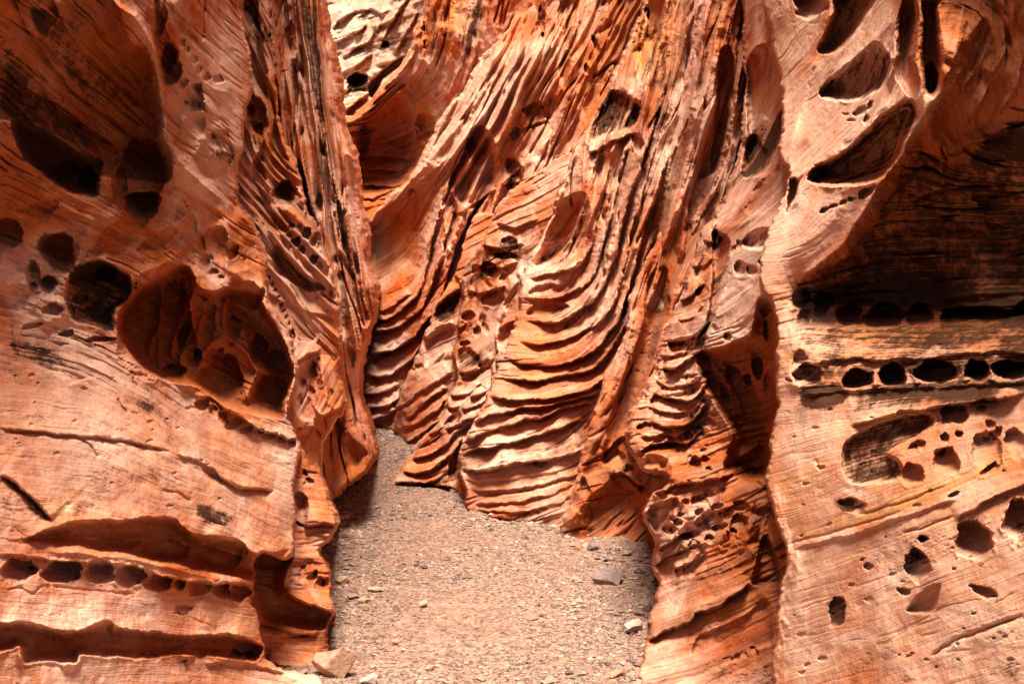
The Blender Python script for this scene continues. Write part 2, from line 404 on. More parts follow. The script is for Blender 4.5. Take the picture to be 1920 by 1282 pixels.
low = r.region([(-400,650),(150,700),(330,740),(560,840),(580,1400),(-400,1400)], 40)
r.rough(.05,.8,4,seed=3)
r.layers(.016,5,.003,mask=1-.8*low); r.layers(.006,16,.004,seed=5,mask=1-.75*low); r.layers(.003,30,.006,seed=8,mask=1-.5*low); r.terrace(.014,6,mask=1-.9*low,seed=2); r.clefts(.024,5,mask=1-.8*low,seed=3); r.clefts(.012,10,mask=1-.9*low,seed=5)
r.layers(.02,3.2,.002,mask=up,seed=12)
r.rough(.012,.12,5,seed=6); r.rough(.014,.09,4,seed=16,mask=r.region([(300,290),(360,300),(380,380),(330,430),(290,400)],10)); r.rough(.02,.25,4,seed=36,mask=1-low)
r.pits(.003,.025,mask=low*.6); r.pits(.008,.11,mask=low*.6,seed=9,thr=.38)
# hanging, inward leaning upper left
r.alcove([(-500,-600),(190,-600),(225,0),(275,90),(296,150),(305,240),(325,300),(310,345),(250,335),(190,330),(60,240),(-500,100)], .34, 60, bias=(.2,-.1)); r.stain([(-500,-600),(205,-600),(250,30),(290,90),(306,240),(320,330),(200,300),(60,230),(-500,100)],.16,0,8)  # thin varnish over the whole overhang paints in its shade
r.ridge([(205,-60),(213,0),(253,33),(287,87),(300,133),(307,200),(312,240),(333,293),(367,333),(430,380)], .15, 8, 34); r.ridge([(330,-40),(365,60),(400,130),(415,200),(400,260),(420,330)],.10,60,60,cusp=1.6)
r.ridge([(296,-50),(302,0),(313,22),(327,57),(343,117),(357,160),(383,190),(410,227)], .08, 7, 14)
r.alcove([(289,-30),(300,10),(308,40),(318,70),(340,120),(338,150),(320,158),(300,152),(293,110),(288,60)], .13, 12)
r.holes([(316,112,15,36,-8,.16),(303,40,10,30,-5,.08),(362,183,21,29,-22,.12),(345,158,10,10)])
r.holes([(350,195,5,6),(361,198,5,6),(376,202,8,10),(343,80,6,9),(352,92,5,7),(363,112,6,10),(372,130,6,9),(388,145,7,11),(409,151,9,9)],rim=.006)
r.ridge([(330,60),(350,100),(372,140),(400,166),(440,175)],.03,8,20)
r.crack([(383,-10),(381,50),(378,82)],.05,2.2)
r.ridge([(340,210),(350,240),(390,270),(440,290)],.04,14,30)
r.holes([(165,332,18,20,0,.10),(110,325,40,16,20,.06)],stain=.5)
r.alcove([(17,235),(28,222),(80,240),(150,285),(195,305),(190,345),(182,372),(150,372),(110,352),(60,315),(30,275)], .22, 34, stain=.62, bias=(-.5,.1))
r.ridge([(-20,200),(20,240),(50,300),(110,352),(170,385),(240,420)], .045, 8, 40)
r.hole(260,342,46,76,.20,6,rim=.018); r.hole(268,385,34,28,.20,0,rim=.01,stain=.4); r.hole(226,345,12,30,.06)
r.ridge([(212,300),(216,345),(232,385),(262,414),(300,400)], .025, 7,18)
r.crack([(60,150),(110,210),(160,245),(240,285),(320,300)],.03,2.5); r.crack([(100,160),(170,190),(240,250),(300,262)],.02,2)
r.crack([(178,40),(195,75),(230,110),(270,170)],.02,2)
for L in ([(5,40),(30,90),(70,150),(130,200)],[(40,20),(80,90),(140,150),(230,200),(300,235)],[(150,10),(190,70),(260,130),(296,190)]): r.ridge(L,.022,7,14)
r.stain([(-500,-600),(205,-600),(250,30),(290,90),(306,240),(330,310),(300,420),(200,400),(130,420),(-500,420)],.8,3,20); r.stain([(0,60),(100,180),(200,260),(140,330),(0,230)],.45,0,40); r.stain([(60,-40),(130,60),(230,180),(180,190),(80,80)],.35,0,20); r.stain([(60,20),(90,30),(85,60),(65,60)],.4,0,10)  # overhang shade painted in deeper orange and dark varnish patches
r.stain([(120,430),(260,460),(250,600),(130,600)],.45,3,20); r.stain([(320,150),(400,60),(460,60),(440,340),(380,330)],.6,1,24); r.stain([(250,20),(300,130),(312,240),(370,330),(430,380),(400,390),(330,330),(296,240),(285,110)],.5,1,8); r.stain([(440,560),(545,660),(550,720),(500,600)],.35,1,12)  # strip and ridge crest lightened, painting in the light they catch
r.stain([(385,250),(420,240),(445,300),(420,320),(390,280)],.45,0,14)
# honeycomb, middle left
r.hole(12,437,30,30,.12,stain=.5,rim=.01)
r.alcove([(-5,400),(40,408),(90,420),(135,440),(150,470),(135,500),(85,560),(40,560),(50,510),(-5,470)],.05,26)
r.holes([(110,470,33,36,10,.20),(62,517,14,29,5,.09),(88,532,17,16,0,.09),(60,538,9,9,0,.04)],rim=.014)
r.hole(97,582,20,13,.07,rim=.008)
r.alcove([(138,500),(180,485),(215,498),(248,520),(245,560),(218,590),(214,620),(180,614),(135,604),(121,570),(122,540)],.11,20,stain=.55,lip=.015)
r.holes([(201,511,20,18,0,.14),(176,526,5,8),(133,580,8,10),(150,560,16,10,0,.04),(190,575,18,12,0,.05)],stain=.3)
r.holes([(125,626,16,7,10,.05),(186,636,29,7,6,.06),(60,612,22,6,12,.03)],rim=.01)
for L,h in (([(74,470),(80,508),(108,516),(124,545),(120,580),(124,612)],.05),([(48,500),(48,535),(62,568),(84,598),(104,612)],.045),([(150,465),(146,495),(128,530)],.05),([(70,505),(72,540),(84,556)],.03),([(180,480),(230,500),(262,520),(258,560)],.05),([(0,470),(36,480),(52,500)],.04)): r.ridge(L,h,8,14)
r.hole(225,440,60,26,.06,30); r.hole(345,440,30,60,.06,10); r.hole(60,400,50,20,.05,15)
r.ridge([(150,430),(200,450),(260,480),(300,490)],.03,18,30)
r.stain([(-20,520),(60,600),(130,610),(230,620),(230,660),(130,650),(30,620),(-20,600)],.25,0,18)
for L,h,w_ in (([(205,385),(240,424),(290,434),(340,412),(372,378)],.06,14),([(305,290),(335,345),(348,400),(322,450),(262,486)],.06,16),([(440,385),(474,436),(489,500),(498,560),(530,622)],.09,16),([(0,300),(60,350),(130,395),(200,420)],.05,16),([(0,390),(70,410),(120,440),(150,430)],.04,12),([(380,330),(400,380),(425,420),(435,470)],.05,14),([(235,540),(262,516),(300,498),(345,485)],.05,10)): r.ridge(L,h,w_)
r.hole(400,290,34,50,.05,-20); r.hole(30,560,40,24,.05,10); r.hole(300,455,40,20,.05,20); r.hole(360,250,22,44,.05,-25)
for L in ([(20,-20),(60,70),(120,150),(190,210),(270,250)],[(90,-20),(120,50),(180,120),(240,170),(295,200)],[(-10,110),(40,160),(110,200),(180,250),(230,290)]): r.lip(L,.035,26,12)
# great arched hollow
AR=[(350,498),(300,515),(260,542),(233,570),(221,596),(227,630),(247,664),(273,697),(300,710),(333,718),(367,724),(383,736),(417,757),(440,770),(467,777),(500,783),(532,786),(536,760),(547,727),(550,690),(533,640),(515,604),(497,574),(480,548),(427,537),(400,547),(372,535)]
r.alcove(AR,.36,18,bias=(-.2,.15)); r.ridge(AR+AR[:1],.06,6,20); r.stain(AR,.85,3,8)  # deep orange inside the arch paints in part of its shade
r.hole(292,620,62,92,.20,-12,p=4); r.hole(262,610,36,74,.06,-10)
r.hole(415,712,42,50,.18,-10,p=4); r.hole(507,738,40,36,.14,-15,p=4); r.hole(485,655,19,30,.18,stain=.4); r.hole(516,680,18,24,.12)
r.hole(462,572,38,46,.08,0,p=4); r.hole(352,648,20,44,.12,10); r.hole(322,700,26,18,.10); r.hole(385,610,22,40,.08,8); r.hole(372,668,8,16,.14)
r.hole(436,618,16,26,.08); r.hole(400,664,22,10,.07,30)
r.ridge([(352,505),(368,520),(358,560),(340,600),(325,640),(322,680)],.15,12,9)
r.ridge([(368,520),(392,555),(378,600),(368,640),(345,662),(346,705),(370,724)],.10,9)
r.ridge([(427,540),(421,590),(423,625),(455,655),(482,692),(472,715),(463,740),(469,774)],.13,9)
r.ridge([(423,625),(390,650),(374,690),(373,724)],.09,7); r.ridge([(423,625),(452,606),(463,590),(495,578)],.07,7)
r.ridge([(452,606),(462,640),(495,688),(520,705),(548,712)],.08,8); r.ridge([(300,560),(298,620),(300,705)],.04,7)
r.holes([(490,556,10,14,0,.07),(433,592,8,12),(440,618,6,8),(432,552,6,4)])
r.holes([(378,457,8,17,10,.06),(386,492,8,15,10,.05),(400,510,9,8),(414,521,7,6),(395,483,5,7),(437,472,11,16,-20,.06),(452,483,4,3),(458,488,4,4)],rim=.006)
r.ridge([(250,520),(290,500),(330,480),(360,450),(375,420),(372,380)],.05,22,16)
r.ridge([(427,405),(430,460),(428,505),(462,505),(480,495)],.05,8,18)
r.alcove([(385,430),(425,430),(427,500),(415,530),(380,520),(372,470)],.06,18)
r.lip([(370,745),(400,748),(430,772),(470,797),(510,812),(562,832)],.05,22,12)
r.holes([(379,759,13,12,0,.07),(401,770,11,13,0,.07),(418,783,10,14,0,.06),(437,795,16,10,20,.05),(460,806,12,8,10,.04),(489,808,7,7),(508,817,16,7,8,.05),(528,823,9,8,0,.05),(547,830,8,9,0,.05)],rim=.006)
r.stain([(-300,640),(150,660),(300,740),(560,850),(560,1010),(480,1030),(330,970),(60,1000),(-300,1030)],.22,1,40); r.stain([(-300,1110),(300,1125),(480,1130),(490,1190),(-300,1160)],.25,1,14); r.stain([(-300,1250),(480,1250),(520,1400),(-300,1400)],.25,1,14)
# smooth slabs below
r.lip([(-10,592),(20,602),(30,640),(45,672),(75,688),(110,706),(130,716),(165,712),(195,703)],-.022,26,12,cut=-.01)
r.stain([(20,635),(60,640),(120,665),(160,705),(120,705),(60,685),(25,670)],.55,0,10); r.stain([(225,690),(280,720),(330,800),(320,850),(270,780),(230,730)],.42,0,14); r.stain([(0,665),(60,700),(40,720),(0,710)],.4,0,12)
r.crack([(-10,803),(60,812),(100,815),(150,820),(230,828),(310,845),(330,856)],.03,2.2); r.crack([(150,823),(168,835),(185,858)],.03,2.2)
r.lip([(-10,800),(100,813),(230,826),(320,848)],.014,30,8)
r.crack([(222,745),(232,765),(240,776)],.02,2); r.crack([(175,828),(190,825),(198,836)],.012,2)
r.crack([(0,890),(20,902),(45,925),(72,953),(98,982)],.06,3.2); r.lip([(0,886),(45,920),(98,978)],.035,40,14)
r.stain([(-10,880),(30,900),(90,970),(40,975),(-10,950)],.42,0,14)
r.crack([(380,880),(420,900),(460,917),(515,922)],.03,2.6); r.crack([(300,920),(340,928),(360,940)],.015,2); r.crack([(360,865),(376,868),(380,862)],.02,2.4)
r.lip([(330,850),(390,875),(440,910),(515,920)],.03,30,12)
r.stain([(365,940),(410,950),(440,975),(410,990),(375,970)],.62,0,12); r.stain([(330,890),(400,900),(430,940),(380,930)],.3,0,14); r.stain([(255,855),(300,880),(290,910),(240,890)],.3,0,14)
r.stain([(105,930),(150,935),(152,968),(120,985),(105,960)],.3,2,8); r.stain([(118,940),(135,945),(133,965),(120,962)],.8,1,6)
r.stain([(100,700),(200,760),(300,860),(200,880),(60,800)],.35,1,40)
r.stain([(60,1010),(200,980),(320,975),(480,1040),(500,1085),(350,1062),(150,1030)],.6,3,8); r.stain([(0,1172),(230,1185),(480,1200),(480,1236),(230,1230),(0,1224)],.6,3,8)  # shade under the two ledges painted as deep orange
for i in range(30):
    x=490*random.random(); y=690+260*random.random(); q=2+3.5*random.random()**2; r.hole(x,y,q*1.6,q,.010,10)
for x,y,w_ in ((60,780,40),(180,770,30),(260,760,30),(400,850,26),(480,880,30),(120,870,40),(210,930,30),(300,900,30),(500,960,24),(60,740,40),(240,1150,30),(100,1125,40),(400,1160,26)): r.stain([(x-w_,y-4),(x,y-12),(x+w_,y+2),(x+w_*.6,y+12),(x-w_*.5,y+9)],.24,0,16)
# lower ledges
r.lip([(30,1012),(60,1003),(120,983),(200,975),(290,968),(325,972),(360,1000),(430,1007),(455,1018),(470,1036),(492,1042),(520,1032),(552,1026)],.055,40,16,cut=.03)
r.alcove([(46,1012),(75,998),(120,984),(200,977),(290,970),(320,973),(345,990),(370,1007),(430,1010),(455,1020),(468,1035),(495,1046),(500,1085),(470,1086),(420,1078),(350,1063),(300,1055),(260,1045),(220,1038),(150,1028),(80,1018)],.20,24,bias=(.55,.1))
r.ridge([(110,1000),(180,1008),(260,1010),(290,1030)],.03,6,16); r.holes([(310,1035,55,22,4,.07),(405,1050,50,20,6,.07),(210,1022,60,12,4,.04)]); r.ridge([(357,1022),(352,1045),(358,1064)],.05,6)
r.ridge([(60,1026),(150,1036),(260,1050),(350,1070),(420,1086),(474,1094)],.05,9,10)
r.lip([(-10,1040),(60,1043),(120,1052),(200,1058),(270,1066),(320,1084),(400,1092),(474,1094)],.03,16,18,cut=.03)
r.holes([(35,1070,33,21,0,.11),(115,1074,44,21,4,.12),(187,1072,29,23,0,.11),(242,1080,31,20,0,.11),(297,1093,28,15,4,.09),(337,1096,13,11,0,.07),(373,1100,23,15,4,.09),(413,1107,17,16,4,.09),(448,1112,23,17,4,.10)],rim=.016)
r.crack([(5,1104),(40,1103),(60,1115),(85,1098),(150,1104),(220,1112),(262,1110)],.014,2.2)
r.stain([(46,1062),(66,1060),(62,1080),(50,1078)],.6,0,5); r.stain([(135,1075),(156,1072),(150,1090),(136,1088)],.6,0,5); r.stain([(255,1082),(268,1080),(266,1096),(255,1094)],.6,0,5)
r.hole(345,1144,18,9,.03,5,stain=.7); r.stain([(330,1150),(375,1152),(370,1162),(335,1160)],.3,0,8)
r.lip([(-10,1166),(60,1168),(110,1183),(160,1176),(200,1163),(230,1180),(340,1189),(440,1190),(475,1198),(493,1212)],.04,34,16,cut=.03)
r.alcove([(-20,1168),(60,1170),(115,1186),(160,1178),(200,1166),(230,1181),(340,1190),(440,1191),(478,1200),(495,1218),(482,1240),(460,1240),(440,1236),(380,1230),(330,1228),(270,1235),(215,1233),(150,1230),(145,1243),(100,1240),(42,1242),(34,1212),(0,1224),(-20,1222)],.15,22,bias=(.1,.1),lip=.012)
r.ridge([(36,1205),(34,1225),(42,1240)],.05,6); r.ridge([(345,1205),(348,1225),(352,1236)],.05,7)
r.holes([(375,1228,12,8),(440,1228,11,10,0,.08),(465,1228,9,10,0,.06),(265,1232,14,7,0,.04),(290,1232,12,7,0,.04)])
r.ridge([(150,1245),(142,1232),(140,1240),(120,1246),(115,1250)],.04,6)
r.lip([(380,1240),(440,1242),(480,1248),(540,1262)],.015,20,14)
r.stain([(330,1220),(350,1222),(350,1260),(335,1255)],.3,0,8)
r.build('rock_wall','broad orange sandstone wall with an arched hollow, rows of round holes and undercut ledges','rock wall',M_near,fine=0.35)

# ================================================================== column under the near left mass, beside the path
r = Rock([(400,880),(540,830),(562,836),(575,860),(600,890),(612,915),(617,932),(626,955),(631,980),(628,992),(610,1015),(597,1032),(606,1050),(617,1068),(621,1110),(623,1148),(613,1178),(614,1215),(617,1243),(602,1256),(560,1262),(533,1260),(500,1250),(470,1290),(400,1290)],
 [(450,900,4.75),(450,1250,4.45),(560,860,5.1),(600,960,4.95),(610,1100,4.75),(610,1240,4.68),(520,1250,4.55),(500,1050,4.7)],
 [(0,[(480,900),(620,930)]),(1,[(480,1010),(620,1000)]),(2,[(470,1110),(560,1120),(620,1140)]),(3,[(470,1180),(620,1185)]),(3.8,[(490,1250),(610,1250)])],
 edge=(26,.14), fall=.03, seed=2)
r.rough(.03,.4,4,seed=3); r.layers(.02,7,.004); r.layers(.004,28,.006,seed=8); r.clefts(.03,7)
r.lip([(553,975),(580,982),(605,980),(632,986)],.07,30,14); r.alcove([(551,925),(574,930),(578,960),(574,985),(552,980)],.12,14)
r.stain([(470,1030),(548,1042),(536,1100),(620,1150),(600,1190),(460,1170)],.7,3,12)
r.alcove([(480,1030),(548,1042),(540,1070),(533,1100),(560,1120),(600,1138),(622,1150),(610,1180),(560,1178),(500,1165),(470,1100)],.16,30)
r.lip([(533,1108),(545,1120),(570,1128),(600,1140),(624,1152)],.06,50,14,cut=.05)
r.ridge([(551,1012),(548,1045),(536,1075),(533,1108)],.06,10,16)
r.holes([(588,1083,9,14,-10,.07),(601,1094,9,14,0,.07),(612,1095,7,12,0,.05),(568,1068,6,8)],stain=.4)
r.holes([(580,905,11,9,0,.05),(572,890,6,8)]); r.crack([(560,870),(572,890),(590,930),(598,960)],.02,2.5)
r.lip([(480,1195),(530,1192),(600,1188)],.04,30,30,cut=.01); r.hole(540,1170,60,16,.04,4)
r.lip([(493,1238),(530,1248),(580,1252),(616,1244)],.05,26,10,cut=.07)
r.stain([(500,1090),(560,1130),(620,1155),(610,1175),(540,1160),(490,1130)],.2,0,12)
r.build('rock_column','smooth reddish sandstone column at the left edge of the path, undercut halfway up','rock column',M_near,fine=0.35)

# ================================================================== flaring plates beyond the near left mass
r = Rock([(470,620),(560,640),(585,640),(600,625),(612,635),(634,655),(633,690),(640,720),(646,760),(640,775),(628,780),(615,808),(598,838),(600,870),(604,900),(598,925),(560,900),(470,900)],
 [(480,650,5.3),(480,880,5.2),(600,640,5.9),(640,760,5.9),(600,900,5.6),(560,700,5.5)],
 [(0,[(540,900),(600,830),(640,740)]),(1,[(540,800),(590,720),(620,640)]),(2,[(520,700),(570,650),(590,600)]),(-1,[(580,920),(610,860)])],
 edge=(20,.14), fall=.03, seed=3)
r.rough(.03,.4,4,seed=3); r.layers(.02,6,.004); r.layers(.004,28,.006,seed=8); r.terrace(.03,6); r.clefts(.04,6)
r.lip([(553,680),(575,665),(598,660),(607,650)],.08,20,10); r.hole(607,652,10,18,.12,10); r.alcove([(556,690),(598,668),(604,700),(600,740),(580,790),(548,770)],.14,20)
r.holes([(588,700,7,14,20,.06),(570,720,7,16,15,.06),(585,735,6,12,20,.06),(560,750,6,12,0,.05)])
r.ridge([(607,672),(608,720),(622,760),(640,775)],.07,9); r.lip([(600,785),(625,770),(646,764)],.07,24,16,cut=.06)
r.hole(585,850,30,45,.12,20); r.holes([(618,740,5,14,-15,.04),(600,800,12,22,15,.06)])
r.build('rock_spur','jutting fluted spur with a jagged lip, above the column left of the path','rock spur',M_near,fine=0.35)

# ================================================================== inner rib stack, left
r = Rock([(380,-1500),(500,-1500),(505,-40),(507,0),(512,100),(516,170),(521,213),(530,255),(547,290),(560,333),(575,390),(590,420),(606,470),(622,520),(630,560),(633,600),(634,640),(620,700),(600,740),(400,760)],
 [(400,0,5.9),(400,600,5.4),(500,0,6.3),(520,213,6.2),(590,420,6.0),(630,620,6.0),(450,-1200,6.8),(520,560,5.7)],
 [(0,[(500,560),(560,640),(630,690)]),(1,[(500,470),(570,560),(630,620)]),(2,[(480,380),(540,450),(610,520)]),(3.4,[(500,240),(540,340),(585,440)]),(5,[(475,100),(490,260),(520,330)]),(6.4,[(500,60),(520,250)])],
 edge=(14,.12), fall=.035, seed=4)
r.rough(.05,.5,4,seed=3); r.layers(.04,4,.004); r.layers(.008,22,.006,seed=8); r.ribs(.06,3,.004,seed=5); r.clefts(.06,4,seed=2); r.clefts(.03,9,seed=6)
r.alcove([(459,190),(468,170),(480,180),(497,195),(503,220),(500,250),(488,268),(478,255),(462,240)],.15,11,lip=.02); r.holes([(470,208,7,12,0,.10),(483,242,9,13,10,.12),(472,230,6,5)])
r.ridge([(470,160),(485,175),(498,192),(503,225),(492,262),(475,300),(462,318)],.06,5,8)
r.alcove([(505,185),(515,215),(506,260),(500,320),(512,370),(540,385),(556,360),(545,310),(524,250),(516,200)],.16,16)
r.alcove([(455,0),(462,60),(470,130),(480,170),(498,190),(505,170),(500,120),(490,60),(482,0)],.12,12,stain=.25)
r.ridge([(484,-40),(486,0),(494,60),(502,120),(512,168)],.07,6,9); r.ridge([(472,0),(478,80),(486,140)],.05,6)
r.hole(533,368,26,24,.22,20,stain=.5); r.alcove([(508,470),(520,460),(560,500),(600,530),(608,545),(580,547),(540,530),(515,505)],.16,14,stain=.35)
r.alcove([(470,300),(490,290),(510,380),(540,430),(520,440),(490,420),(470,380)],.12,20)
r.holes([(553,455,9,13,-20,.10),(541,445,5,8),(565,470,7,11,-20,.08),(574,438,9,12,-30,.10),(590,450,8,14,-20,.1),(588,486,8,11,-20,.09),(600,497,5,7),(612,507,7,9,-20,.08),(598,462,5,8),(617,552,5,8),(625,560,4,7),(560,425,5,5),(568,430,4,4),(545,425,6,8),(578,408,7,12,0,.08)],rim=.012)
for i in range(12): r.hole(500+i*5.2,505+i*13,2.6,5,.04,-25)
r.hole(545,632,10,12,.07); r.ridge([(480,430),(497,480),(503,560),(530,610)],.05,9)
r.ridge([(560,333),(580,400),(605,470),(628,540),(632,620)],.05,8,20)
r.lip([(500,545),(540,570),(600,590),(632,600)],.03,20,20)
r.build('rock_rib','pale ribbed fin pierced by strings of small holes, second in from the left','rock fin',M_fins,fine=0.7)

# ================================================================== outer rib stack, left, with pointed foot
r = Rock([(480,-800),(590,-800),(600,-40),(603,0),(612,50),(623,100),(633,167),(640,233),(650,265),(663,300),(670,345),(671,377),(682,410),(681,425),(690,494),(703,540),(700,570),(697,600),(687,620),(681,660),(672,710),(674,744),(687,777),(697,810),(702,832),(699,858),(682,886),(660,904),(643,918),(622,933),(590,920),(560,800),(480,700)],
 [(500,0,7.0),(500,500,6.6),(600,0,7.6),(640,233,7.4),(680,420,7.3),(700,560,7.2),(675,720,7.2),(700,840,7.1),(620,920,6.8),(560,-780,8.2),(600,700,6.9)],
 [(0,[(470,-100),(500,400),(560,860)]),(2.6,[(530,-100),(570,350),(625,840)]),(5.2,[(575,-60),(620,350),(680,700)]),(7,[(605,-60),(665,330),(704,560)]),(5.0,[(700,840)])],
 edge=(12,.15), fall=.05, seed=5)
r.rough(.06,.6,4,seed=3); r.layers(.07,3,.003); r.layers(.02,12,.004,seed=8); r.clefts(.12,4,seed=2); r.clefts(.05,8,seed=6); r.rough(.02,.22,4,seed=36)
r.stain([(590,700),(710,760),(710,940),(580,930)],.75,3,20)  # foot coloured deeper orange, partly painted shade
lw=r.region([(560,680),(720,680),(720,940),(560,940)],20)
r.ribs(.16,2.2,.003,mask=1-lw,seed=2); r.ribs(.05,5,.004,mask=1-lw,seed=12)
for L,h in (([(548,-40),(552,60),(556,130),(550,200),(560,280),(590,380),(625,480),(640,560)],.10),([(575,-40),(583,80),(600,200),(628,330),(650,430),(662,520)],.10),([(600,60),(620,180),(640,300),(665,390)],.07),([(653,380),(668,430),(676,500),(690,560)],.08)): r.ridge(L,h,6,10)
r.alcove([(510,-10),(540,-10),(548,60),(552,110),(545,110),(525,60)],.12,12); r.hole(540,85,12,40,.10,-8); r.ridge([(515,55),(545,70),(555,100),(550,125)],.05,8)
r.alcove([(548,115),(556,110),(560,200),(552,280),(548,240)],.15,6,stain=.4); r.alcove([(556,300),(572,330),(590,400),(600,440),(585,430),(565,370)],.14,9,stain=.3)
r.alcove([(620,330),(632,360),(645,420),(655,470),(640,470),(625,400)],.14,8,stain=.3); r.alcove([(655,470),(668,480),(684,560),(694,600),(680,615),(665,560)],.16,9,stain=.4)
r.holes([(598,385,7,22,-10,.12),(642,405,5,14,-8,.1),(648,450,5,14,0,.1),(640,520,6,12,0,.08),(628,490,6,14,0,.08)])
r.stain([(476,30),(498,20),(504,140),(490,140)],.3,0,8)
r.ridge([(640,650),(648,700),(644,760),(650,800),(660,830)],.06,10,14); r.hole(655,675,12,24,.06,-10); r.alcove([(612,790),(640,775),(660,820),(690,850),(660,890),(620,920),(603,880)],.08,18)
r.lip([(634,640),(655,650),(682,665)],.05,18,10)
r.stain([(610,860),(650,850),(690,840),(650,900),(620,915)],.2,0,12)
r.build('rock_fin','dark streaked upright fin with a pointed undercut foot, overhanging the bend in the path','rock fin',M_fins,fine=0.7)
_rr = np.random.RandomState(11)

# ================================================================== RIGHT WALL, near mass
r = Rock([(1900,-2400),(1700,-2400),(1500,-700),(1440,-60),(1450,60),(1470,200),(1462,290),(1480,310),(1475,360),(1440,440),(1425,520),(1440,552),(1452,575),(1458,620),(1460,700),(1461,760),(1452,800),(1447,850),(1440,905),(1450,950),(1466,1000),(1478,1050),(1468,1100),(1460,1150),(1455,1200),(1450,1290),(1440,1600),(1430,2200),(5200,2200),(5200,-2400)],
 [(1460,560,3.75),(1460,800,3.65),(1460,1000,3.55),(1455,1280,3.42),(1920,1280,2.55),(1920,900,2.7),(1920,600,2.95),(1920,0,2.75),(1700,1280,2.85),(1700,900,3.0),(1650,600,3.45),(1750,200,3.15),(1600,420,3.5),(1500,200,4.3),(1450,0,4.6),(1600,0,4.0),(1920,-1500,3.0),(1450,-1500,5.4),(1920,2000,2.25),(3600,600,1.45)],
 [(0,[(1470,740),(1600,735),(1750,735),(1920,725)]),(1.2,[(1470,630),(1600,650),(1750,648),(1920,640)]),(2.6,[(1480,530),(1600,520),(1750,520),(1920,520)]),(4.2,[(1560,350),(1750,370),(1920,370)]),(-1.1,[(1470,870),(1600,830),(1750,780),(1920,770)]),(-2.4,[(1470,1015),(1600,975),(1750,925),(1920,850)]),(-3.8,[(1470,1130),(1600,1090),(1750,1030),(1920,970)]),(-5.4,[(1470,1270),(1600,1230),(1750,1180),(1920,1110)]),(-6.4,[(1700,1290),(1920,1220)]),(5.2,[(1440,330),(1560,240),(1640,140),(1700,20)]),(6.0,[(1500,150),(1560,60),(1590,0)]),(4.4,[(1480,500),(1560,400),(1640,330),(1740,180),(1800,80)]),(5.6,[(1850,200),(1900,60)])],
 edge=(9,.05), fall=.05, seed=6)
lowm = r.region([(1440,780),(1600,760),(2100,700),(2100,1500),(1440,1500)],40)
dark = r.region([(1790,-300),(1790,125),(1763,170),(1700,265),(1630,378),(1573,464),(1523,504),(1487,535),(1490,640),(1500,740),(2200,720),(2200,-300)],10)
r.rough(.04,.8,4,seed=3)
r.layers(.008,4,.002,mask=1-.7*lowm); r.layers(.004,14,.003,seed=5,mask=1-.6*lowm); r.layers(.003,28,.006,seed=8,mask=1-.5*lowm); r.clefts(.010,5,mask=.3+.5*(1-lowm)); r.rough(.012,.35,4,seed=51,mask=lowm); r.rough(.006,.10,4,seed=6)
r.pits(.004,.10,mask=lowm*.7,thr=.35); r.rough(.012,.12,4,seed=11,mask=dark); r.layers(.012,22,.01,mask=dark,seed=4)
# overhanging shaded vault
V=[(1812,-400),(1800,115),(1778,178),(1712,280),(1642,392),(1585,478),(1540,514),(1512,540),(1508,566),(1540,590),(1640,596),(1760,598),(1920,590),(2400,570),(2400,-400)]
vm=r.region(V,26); vm2=r.region(V,85); r.R -= .16*vm+.34*vm2; r.rough(.09,.35,5,seed=41,mask=vm); r.layers(.04,5,.004,mask=vm,seed=9); r.clefts(.05,6,mask=vm,seed=9)
r.ridge([(1800,80),(1786,123),(1770,147),(1762,172),(1743,193),(1726,220),(1700,263),(1690,290),(1666,323),(1646,346),(1630,376),(1606,416),(1573,464),(1523,504),(1487,534)],.10,11,8)
r.ridge([(1786,123),(1800,90),(1822,60),(1850,20)],.06,10); r.ridge([(1768,150),(1770,80),(1760,20),(1770,-30)],.07,14)
r.ridge([(1484,530),(1483,577),(1486,640),(1484,700),(1490,745)],.03,8,16)
r.ridge([(1692,-30),(1688,8),(1680,43),(1678,117),(1670,142),(1660,163)],.09,6,14); r.ridge([(1727,-30),(1725,43),(1720,110),(1728,167),(1722,213)],.08,5,9)
r.alcove([(1690,0),(1684,60),(1680,140),(1700,180),(1718,190),(1722,150),(1716,100),(1722,40),(1720,0)],.14,14)
r.alcove([(1730,0),(1728,60),(1726,120),(1734,165),(1748,180),(1764,150),(1764,80),(1758,20),(1765,0)],.20,12,bias=(0,.3)); r.hole(1748,150,16,34,.14,8)
for L in ([(1812,-20),(1800,60),(1786,110)],[(1860,-20),(1858,70),(1830,130),(1790,190)],[(1905,0),(1890,90),(1850,150)]): r.ridge(L,.05,9,24)
for L in ([(1840,-20),(1830,60),(1800,140),(1770,190)],[(1885,-20),(1880,80),(1850,170),(1800,250)],[(1930,60),(1905,160),(1860,230)],[(1815,30),(1800,80),(1785,120)]): r.ridge(L,.07,8,18)
for L in ([(1760,300),(1820,270),(1900,250)],[(1700,380),(1790,350),(1900,340)],[(1640,450),(1760,430),(1920,420)]): r.lip(L,.04,22,10)
